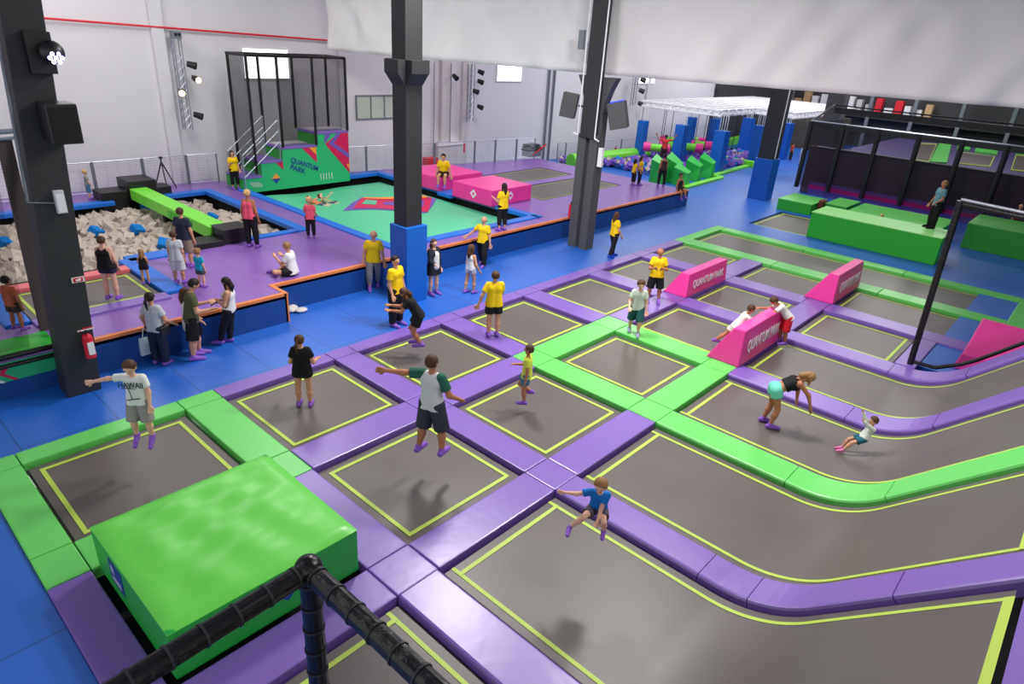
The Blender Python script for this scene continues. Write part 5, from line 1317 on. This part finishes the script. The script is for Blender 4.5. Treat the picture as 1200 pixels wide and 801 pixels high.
S = J['S']; mk_obj([field_mesh([rc(J['chest']+J['Fw']*.05*S, J['pel']+J['Fw']*.055*S, .060*S, .062*S)], .014, .01)], 'white_top', cmat((225, 225, 225)), t)
t, J = person('girl in white top and white skirt with long brown hair walking away', 551, 343, 0, 1.35, AW-40, top=284, woman=True, kid=True, skin='m',
    arms=((-.2, 0, -1), (-.1, .2, -1), (.25, .1, -1), (.1, .5, -.8)), legs=((-.06, -.15, -1), (0, -.2, -1), (.06, .12, -1), (0, -.02, -1)), shirt=('tank', (222, 222, 224)), bottom=('short', (168, 172, 190)), hair=('brown', 'long'))
t, J = person('bald staff man in yellow tee and black trousers striding beside the platform', 565, 311, 0, 1.78, TO-24, top=251, skin='m',
    arms=((-.25, .05, -1), (-.2, .1, -1), (.7, .1, -.75), (.6, .4, -.5)), legs=((-.06, .28, -1), (0, .0, -1), (.06, -.2, -1), (0, -.4, -1)), shirt=YS, bottom=('pants', BLK), hair=('dark', 'bald'), wide=1.05)
t, J = person('girl in yellow tee and black leggings walking on blue floor right of column', 717, 301, 0, 1.62, AW-62, top=246, woman=True, skin='m', fine=False,
    arms=((-.2, .1, -1), (-.05, .3, -1), (.2, .1, -1), (0, .6, -.9)), legs=((-.05, .22, -1), (0, .05, -1), (.05, -.15, -1), (0, -.35, -1)), shirt=YS, bottom=('leggings', BLK), hair=('brown', 'long'), sock=(40, 70, 190))
t, J = person('young woman in grey-white top, dark jeans and ponytail carrying pale tote bag', 173, 416, 0, 1.62, AW-12, xyz=(-13.2, 4.32, 0), woman=True, skin='m',
    arms=((-.5, -.1, -1), (-.1, .4, -1), (.35, .2, -1), (0, .8, -.6)), shirt=('tee', (186, 190, 196)), bottom=('pants', (34, 40, 62)), hair=('dark', 'pony'))
tb0 = P(160, 383, .0)
wl_ = J['M'] @ Vector(J['wL'])
t2 = thing('tote_bag', 'pale grey tote bag hanging from the hand of woman in jeans', 'bag', (wl_.x, wl_.y, wl_.z-.55))
mb = MB(); c_ = wl_+Vector((0, -.03, -.42)); mb.hexa([(c_.x-.10, c_.y-.17, c_.z-.2), (c_.x+.05, c_.y-.17, c_.z-.2), (c_.x+.05, c_.y+.15, c_.z-.2), (c_.x-.10, c_.y+.15, c_.z-.2)], [(c_.x-.04, c_.y-.15, c_.z+.17), (c_.x+.0, c_.y-.15, c_.z+.17), (c_.x+.0, c_.y+.13, c_.z+.17), (c_.x-.04, c_.y+.13, c_.z+.17)])
mb.build('bag_body', cmat((190, 208, 214)), t2, bevel=.02)
MB().path([(c_.x, c_.y-.08, c_.z+.16), (c_.x, c_.y-.04, c_.z+.36), (c_.x, c_.y+.02, c_.z+.36), (c_.x, c_.y+.07, c_.z+.16)], .010, 6).build('handle', cmat((220, 226, 228)), t2)
wr_ = J['M'] @ Vector((J['pel'][0]+.17, J['pel'][1]+.02, J['pel'][2]-.06)); t2 = thing('handbag', 'small black shoulder bag at right hip of woman in jeans', 'bag', wr_)
MB().obox(wr_, (.12, .22, .18), Matrix.Rotation(.3, 3, 'Z')).build('bag_body', M_black, t2, bevel=.02)
MB().path([wr_+Vector((0, 0, .08)), J['M'] @ Vector(J['shL']+np.array([0, 0, .04])), ], .008, 5).build('strap', M_black, t2)
t, J = person('man in olive green tee and black shorts looking down at his phone', 234, 418, 0, 1.72, AW-58, top=322, skin='m', head=(0, .5, .9), look=(0, .8, -.7), T=(0, .1, 1),
    arms=((-.15, .2, -1), (.15, 1, .15), (.25, .2, -1), (.0, 1, .1)), legs=((-.1, .15, -1), (0, .0, -1), (.12, -.1, -1), (0, -.1, -1)), shirt=('tee', (80, 84, 56)), bottom=('long_shorts', BLK), hair=('dark', 'short'))
ph_ = J['M'] @ Vector((J['wL']+J['wR'])/2+np.array([0, .09, .03])); o = MB().obox(ph_, (.075, .15, .01), Euler((.5, 0, math.radians(AW-58-90))).to_matrix()).build('phone', M_black, bevel=.003); tag(o, 'black phone in the hands of man in olive tee', 'phone')
t, J = person('young woman in white sleeveless top and black trousers laughing beside man in olive', 262, 402, 0, 1.62, LE+5, woman=True, skin='m', T=(0, -.1, 1), head=(0, .3, 1), look=(.2, 1, -.5),
    arms=((-.2, .25, -1), (.75, .8, .1), (.2, .25, -1), (-.6, .8, .1)), legs=((-.02, .35, -1), (0, .3, -1), (.05, .15, -1), (0, .1, -1)), shirt=('tank', (224, 222, 220)), bottom=('leggings', (30, 30, 34)), hair=('dark', 'long'))
t, J = person('young woman in white dress with brown hair half hidden behind man in olive', 219, 394, 0, 1.55, AW-50, xyz=(-13.2, 5.0, 0), woman=True, skin='m', fine=False,
    arms=((-.2, .1, -1), (.1, .6, -.6), (.2, .1, -1), (0, .6, -.6)), shirt=('dress', (228, 226, 224)), bottom=('skirt', (228, 226, 224)), hair=('brown', 'long'))
# --- on the platform
ZP = PH
t, J = person('woman in black tank top and navy shorts watching the foam pit', 134, 350, ZP+.05, 1.68, AW+4, top=273, woman=True, skin='l', wide=1.16,
    arms=((-.2, .1, -1), (.1, .5, -.9), (.2, .1, -1), (-.1, .5, -.9)), shirt=('tank', (24, 22, 26)), bottom=('short', (34, 38, 66)), hair=('brown', 'short'), fine=True)
t, J = person('girl with long blond hair in black top and shorts, arms crossed', 172, 332, ZP, 1.4, AW+20, top=290, woman=True, kid=True, skin='m',
    arms=((-.25, .2, -1), (.6, .9, .0), (.25, .2, -1), (-.6, .9, .0)), shirt=('tank', (26, 25, 28)), bottom=('short', (26, 25, 28)), hair=('light', 'long'))
t, J = person('teenage boy in pale grey tee and white shorts standing at the pit edge', 212, 331, ZP, 1.68, AW+6, top=268, skin='m',
    arms=((-.15, 0, -1), (-.05, .15, -1), (.15, 0, -1), (.05, .15, -1)), shirt=('long', (196, 202, 206)), bottom=('long_shorts', (206, 206, 208)), hair=('brown', 'short'))
t, J = person('man in navy tee and khaki shorts standing behind the teenage boy', 222, 312, ZP, 1.78, AW-10, top=240, skin='m', wide=1.1,
    arms=((-.2, 0, -1), (0, .4, -1), (.25, 0, -1), (.05, .2, -1)), shirt=('tee', (38, 46, 64)), bottom=('long_shorts', (140, 126, 110)), hair=('brown', 'short'))
t, J = person('small child with curly light hair in bright blue tee', 238, 336, ZP, 1.15, AW-15, top=289, kid=2, skin='l',
    arms=((-.3, .2, -1), (-.1, .7, -.5), (.15, 0, -1), (0, .3, -1)), shirt=('tee', (36, 160, 196)), bottom=('shorts', (70, 74, 84)), hair=('light', 'curly'))
t, J = person('woman in coral pink top and black leggings standing by the foam pit', 298, 289, ZP, 1.65, AW-6, top=219, woman=True, skin='t',
    arms=((-.25, 0, -1), (-.1, .3, -1), (.25, 0, -1), (.0, .3, -1)), legs=((-.04, .03, -1), (.0, -.03, -1), (.08, .03, -1), (.05, -.03, -1)), shirt=('tank', (244, 96, 118)), bottom=('leggings', BLK), hair=('blond', 'bun'))
t, J = person('girl in coral pink tee and black leggings beside the airbag', 365, 278, ZP, 1.45, AW+14, top=229, woman=True, kid=True, skin='m',
    arms=((-.3, .4, -.8), (.2, .7, .6), (.25, .2, -1), (.1, .6, -.4)), shirt=('tee', (246, 94, 118)), bottom=('leggings', BLK), hair=('blond', 'curly'))
t, J = person('woman in white tee and black shorts sitting cross-legged on platform edge', 338, 326, ZP, 1.62, LE-6, anchor='pel', woman=True, skin='m', T=(0, .12, 1),
    arms=((-.2, .5, -1), (.1, .7, .9), (.2, .3, -1), (-.1, .8, .7)), legs=((-.7, .8, .1), (.9, .5, -.25), (.7, .8, .1), (-.8, .35, -.3)), shirt=('tee', (222, 222, 224)), bottom=('shorts', BLK), hair=('light', 'bun'), head=(0, .3, 1), xyz=tuple(P(343, 322, ZP)))
t, J = person('boy in orange tee and dark shorts seen through net at left edge', 24, 386, ZP+.05, 1.3, AW-10, top=320, kid=True, skin='t',
    arms=((-.3, .0, -1), (-.1, .1, -1), (.35, .0, -1), (.2, .1, -1)), legs=((-.12, .05, -1), (-.05, -.1, -1), (.1, .05, -1), (.05, -.05, -1)), shirt=('tee', (196, 100, 72)), bottom=('shorts', (70, 60, 50)), hair=('black', 'short'))
t, J = person('blond toddler in grey top and blue shorts by the fence', 107, 234, ZP, 1.05, RI+40, top=197, kid=2, skin='l', fine=False,
    arms=((-.2, .2, -1), (0, .5, -.8), (.2, .2, -1), (0, .5, -.8)), shirt=('tee', (140, 146, 140)), bottom=('long_shorts', (70, 118, 150)), hair=('blond', 'short'))
t, J = person('staff woman in yellow tee and black capris at foot of tower steps', 277, 222, ZP, 1.62, RI-40, top=175, woman=True, skin='m', fine=False,
    arms=((-.2, .1, -1), (.1, .6, -.7), (.2, .0, -1), (0, .7, .4)), shirt=YS, bottom=('capri', BLK), hair=('dark', 'long'))
t, J = person('staff woman in yellow tee and black capris standing on platform beside airbag', 587, 270, ZP, 1.66, AW+40, top=212, woman=True, skin='m', fine=True,
    arms=((-.2, .2, -1), (.1, .9, .2), (.2, .1, -1), (0, .7, -.1)), shirt=YS, bottom=('capri', BLK), hair=('dark', 'long'))
t, J = person('staff man in yellow tee sitting on edge of the rear magenta block', 524, 208, PH+.55, 1.75, RI-95, anchor='pel', skin='m', fine=True, xyz=(-20.0, 18.15, PH+.56), T=(0, .3, 1),
    arms=((-.35, -.2, -1), (-.2, .1, -1), (.3, -.2, -1), (.2, .1, -1)), legs=((-.1, 1, -.1), (0, .0, -1), (.1, 1, -.1), (0, .1, -1)), shirt=YS, bottom=('shorts', BLK), hair=('dark', 'short'))
t, J = person('staff girl in yellow tee walking at far end of platform, left one of pair', 742, 217, ZP, 1.6, RI+20, top=185, woman=True, skin='m', fine=False, shirt=YS, bottom=('capri', BLK), hair=('dark', 'long'))
t, J = person('staff girl in yellow tee and black leggings, right one of far pair', 749, 217, ZP, 1.62, RI-20, top=182, woman=True, skin='m', fine=False, shirt=YS, bottom=('leggings', BLK), hair=('dark', 'long'))
t, J = person('slim woman with black curly hair in dark clothes near platform end', 774, 218, ZP, 1.68, AW, top=179, woman=True, skin='t', fine=False, shirt=('tank', (70, 50, 46)), bottom=('leggings', BLK), hair=('black', 'curly'), legs=((-.12, .1, -1), (0, -.1, -1), (.12, .0, -1), (0, -.1, -1)))
t, J = person('child in dark clothes sitting on the corner of the platform, legs hanging', 800, 226, ZP, 1.4, -20, anchor='pel', kid=True, skin='t', fine=False, xyz=(-14.38, 27.3, PH+.01),
    legs=((-.1, 1, -.1), (0, .15, -1), (.12, .9, -.3), (0, .1, -1)), arms=((-.3, .2, -1), (-.1, .4, -1), (.3, .2, -1), (.1, .4, -1)), shirt=('tank', (40, 30, 34)), bottom=('shorts', (40, 28, 32)), hair=('black', 'short'))
t, J = person('person in red shirt swinging with raised arms on obstacle course', 776, 186, 1.0, 1.6, AW, anchor='feet', skin='t', fine=False, xyz=tuple(P(776, 190, .5)), arms=((-.9, 0, .1), (-.5, 0, 1), (.9, 0, .1), (.5, 0, 1)), shirt=('tee', (214, 60, 64)), bottom=('pants', (60, 40, 50)), hair=('dark', 'short'))
t, J = person('distant person in orange-red top walking beside far column', 926, 188, 0, 1.7, RI, top=166, skin='m', fine=False, shirt=('tee', (206, 76, 50)), bottom=('pants', (50, 44, 48)), hair=('dark', 'short'))
t, J = person('distant person in white clothes beside person in orange-red', 938, 193, 0, 1.75, AW, top=169, skin='m', fine=False, shirt=('sleeve', (214, 214, 224)), bottom=('pants', (206, 206, 216)), hair=('dark', 'short'))
t, J = person('distant person in dark clothes crouching under the blue posts', 877, 172, 0, 1.7, LE, top=147, skin='m', fine=False, shirt=('tee', (60, 56, 90)), bottom=('pants', (40, 40, 60)), hair=('dark', 'short'))
t, J = person('man in grey-blue tee and black trousers standing on the big rear green block', 1085, 269, 1.0, 1.75, LE, top=211, skin='t', fine=True, xyz=(-4.6, 28.6, 1.01),
    arms=((-.2, .1, -1), (-.2, .8, -.4), (.2, .1, -1), (.1, .4, -.8)), shirt=('tee', (96, 140, 152)), bottom=('pants', (24, 20, 22)), hair=('light', 'short'), sock=(24, 20, 22))
t, J = person('child in pale clothes crawling behind the big rear green block', 1027, 250, 1.0, 1.0, AW, kid=2, skin='l', fine=False, xyz=(-6.6, 30.0, .02), shirt=('tee', (200, 180, 170)), bottom=('shorts', (120, 90, 90)), hair=('blond', 'short'), legs=((-.1, .6, -1), (0, -.5, -1), (.1, .6, -1), (0, -.5, -1)))
t, J = person('person in red top seen through nets at the far right', 1188, 246, 1.0, 1.6, TO, skin='m', fine=False, xyz=tuple(P(1189, 262, .6)), anchor='pel', shirt=('tee', (170, 40, 50)), bottom=('pants', (40, 30, 34)), hair=('none', 'bald'), legs=((-.1, 1, -.1), (0, .3, -1), (.1, 1, -.1), (0, .3, -1)))
# two children lying in the airbag, mostly sunk in
for (px, py, lab, c) in [(379, 238, 'child lying sunk in the airbag, left one of two', (210, 130, 90)), (392, 236, 'child lying sunk in the airbag, right one of two', (150, 170, 130))]:
    p = P(px, py, .5)
    person(lab, px, py, .2, 1.25, RI, anchor='pel', kid=True, skin='l', fine=False, xyz=(p.x, p.y-.15, .37), T=(-.2, -1, .35), head=(0, -.6, .6), look=(0, .5, .8),
        arms=((-.8, .2, .1), (-.4, .4, .5), (.8, .2, .1), (.4, .4, .5)), legs=((-.2, 1, .0), (0, 1, -.1), (.2, 1, .0), (0, 1, -.1)), shirt=('tee', c), bottom=('shorts', (80, 90, 110)), hair=('brown', 'short'))
# dropped clothes by the platform corner
t = P(345, 364, 0); o = MB().sphere((t.x-.1, t.y, .05), .16, nu=12, nv=8, sc=(1.3, .9, .45)).sphere((t.x+.15, t.y+.1, .05), .13, nu=10, nv=7, sc=(1, 1.3, .4)).sphere((t.x, t.y-.1, .06), .12, nu=10, nv=7, sc=(1.3, 1, .5)).build('bundled_towel', cmat((214, 206, 202)), smooth=True, loc=(t.x, t.y, 0))
tag(o, 'crumpled pale towel on blue floor at the platform corner', 'towel')
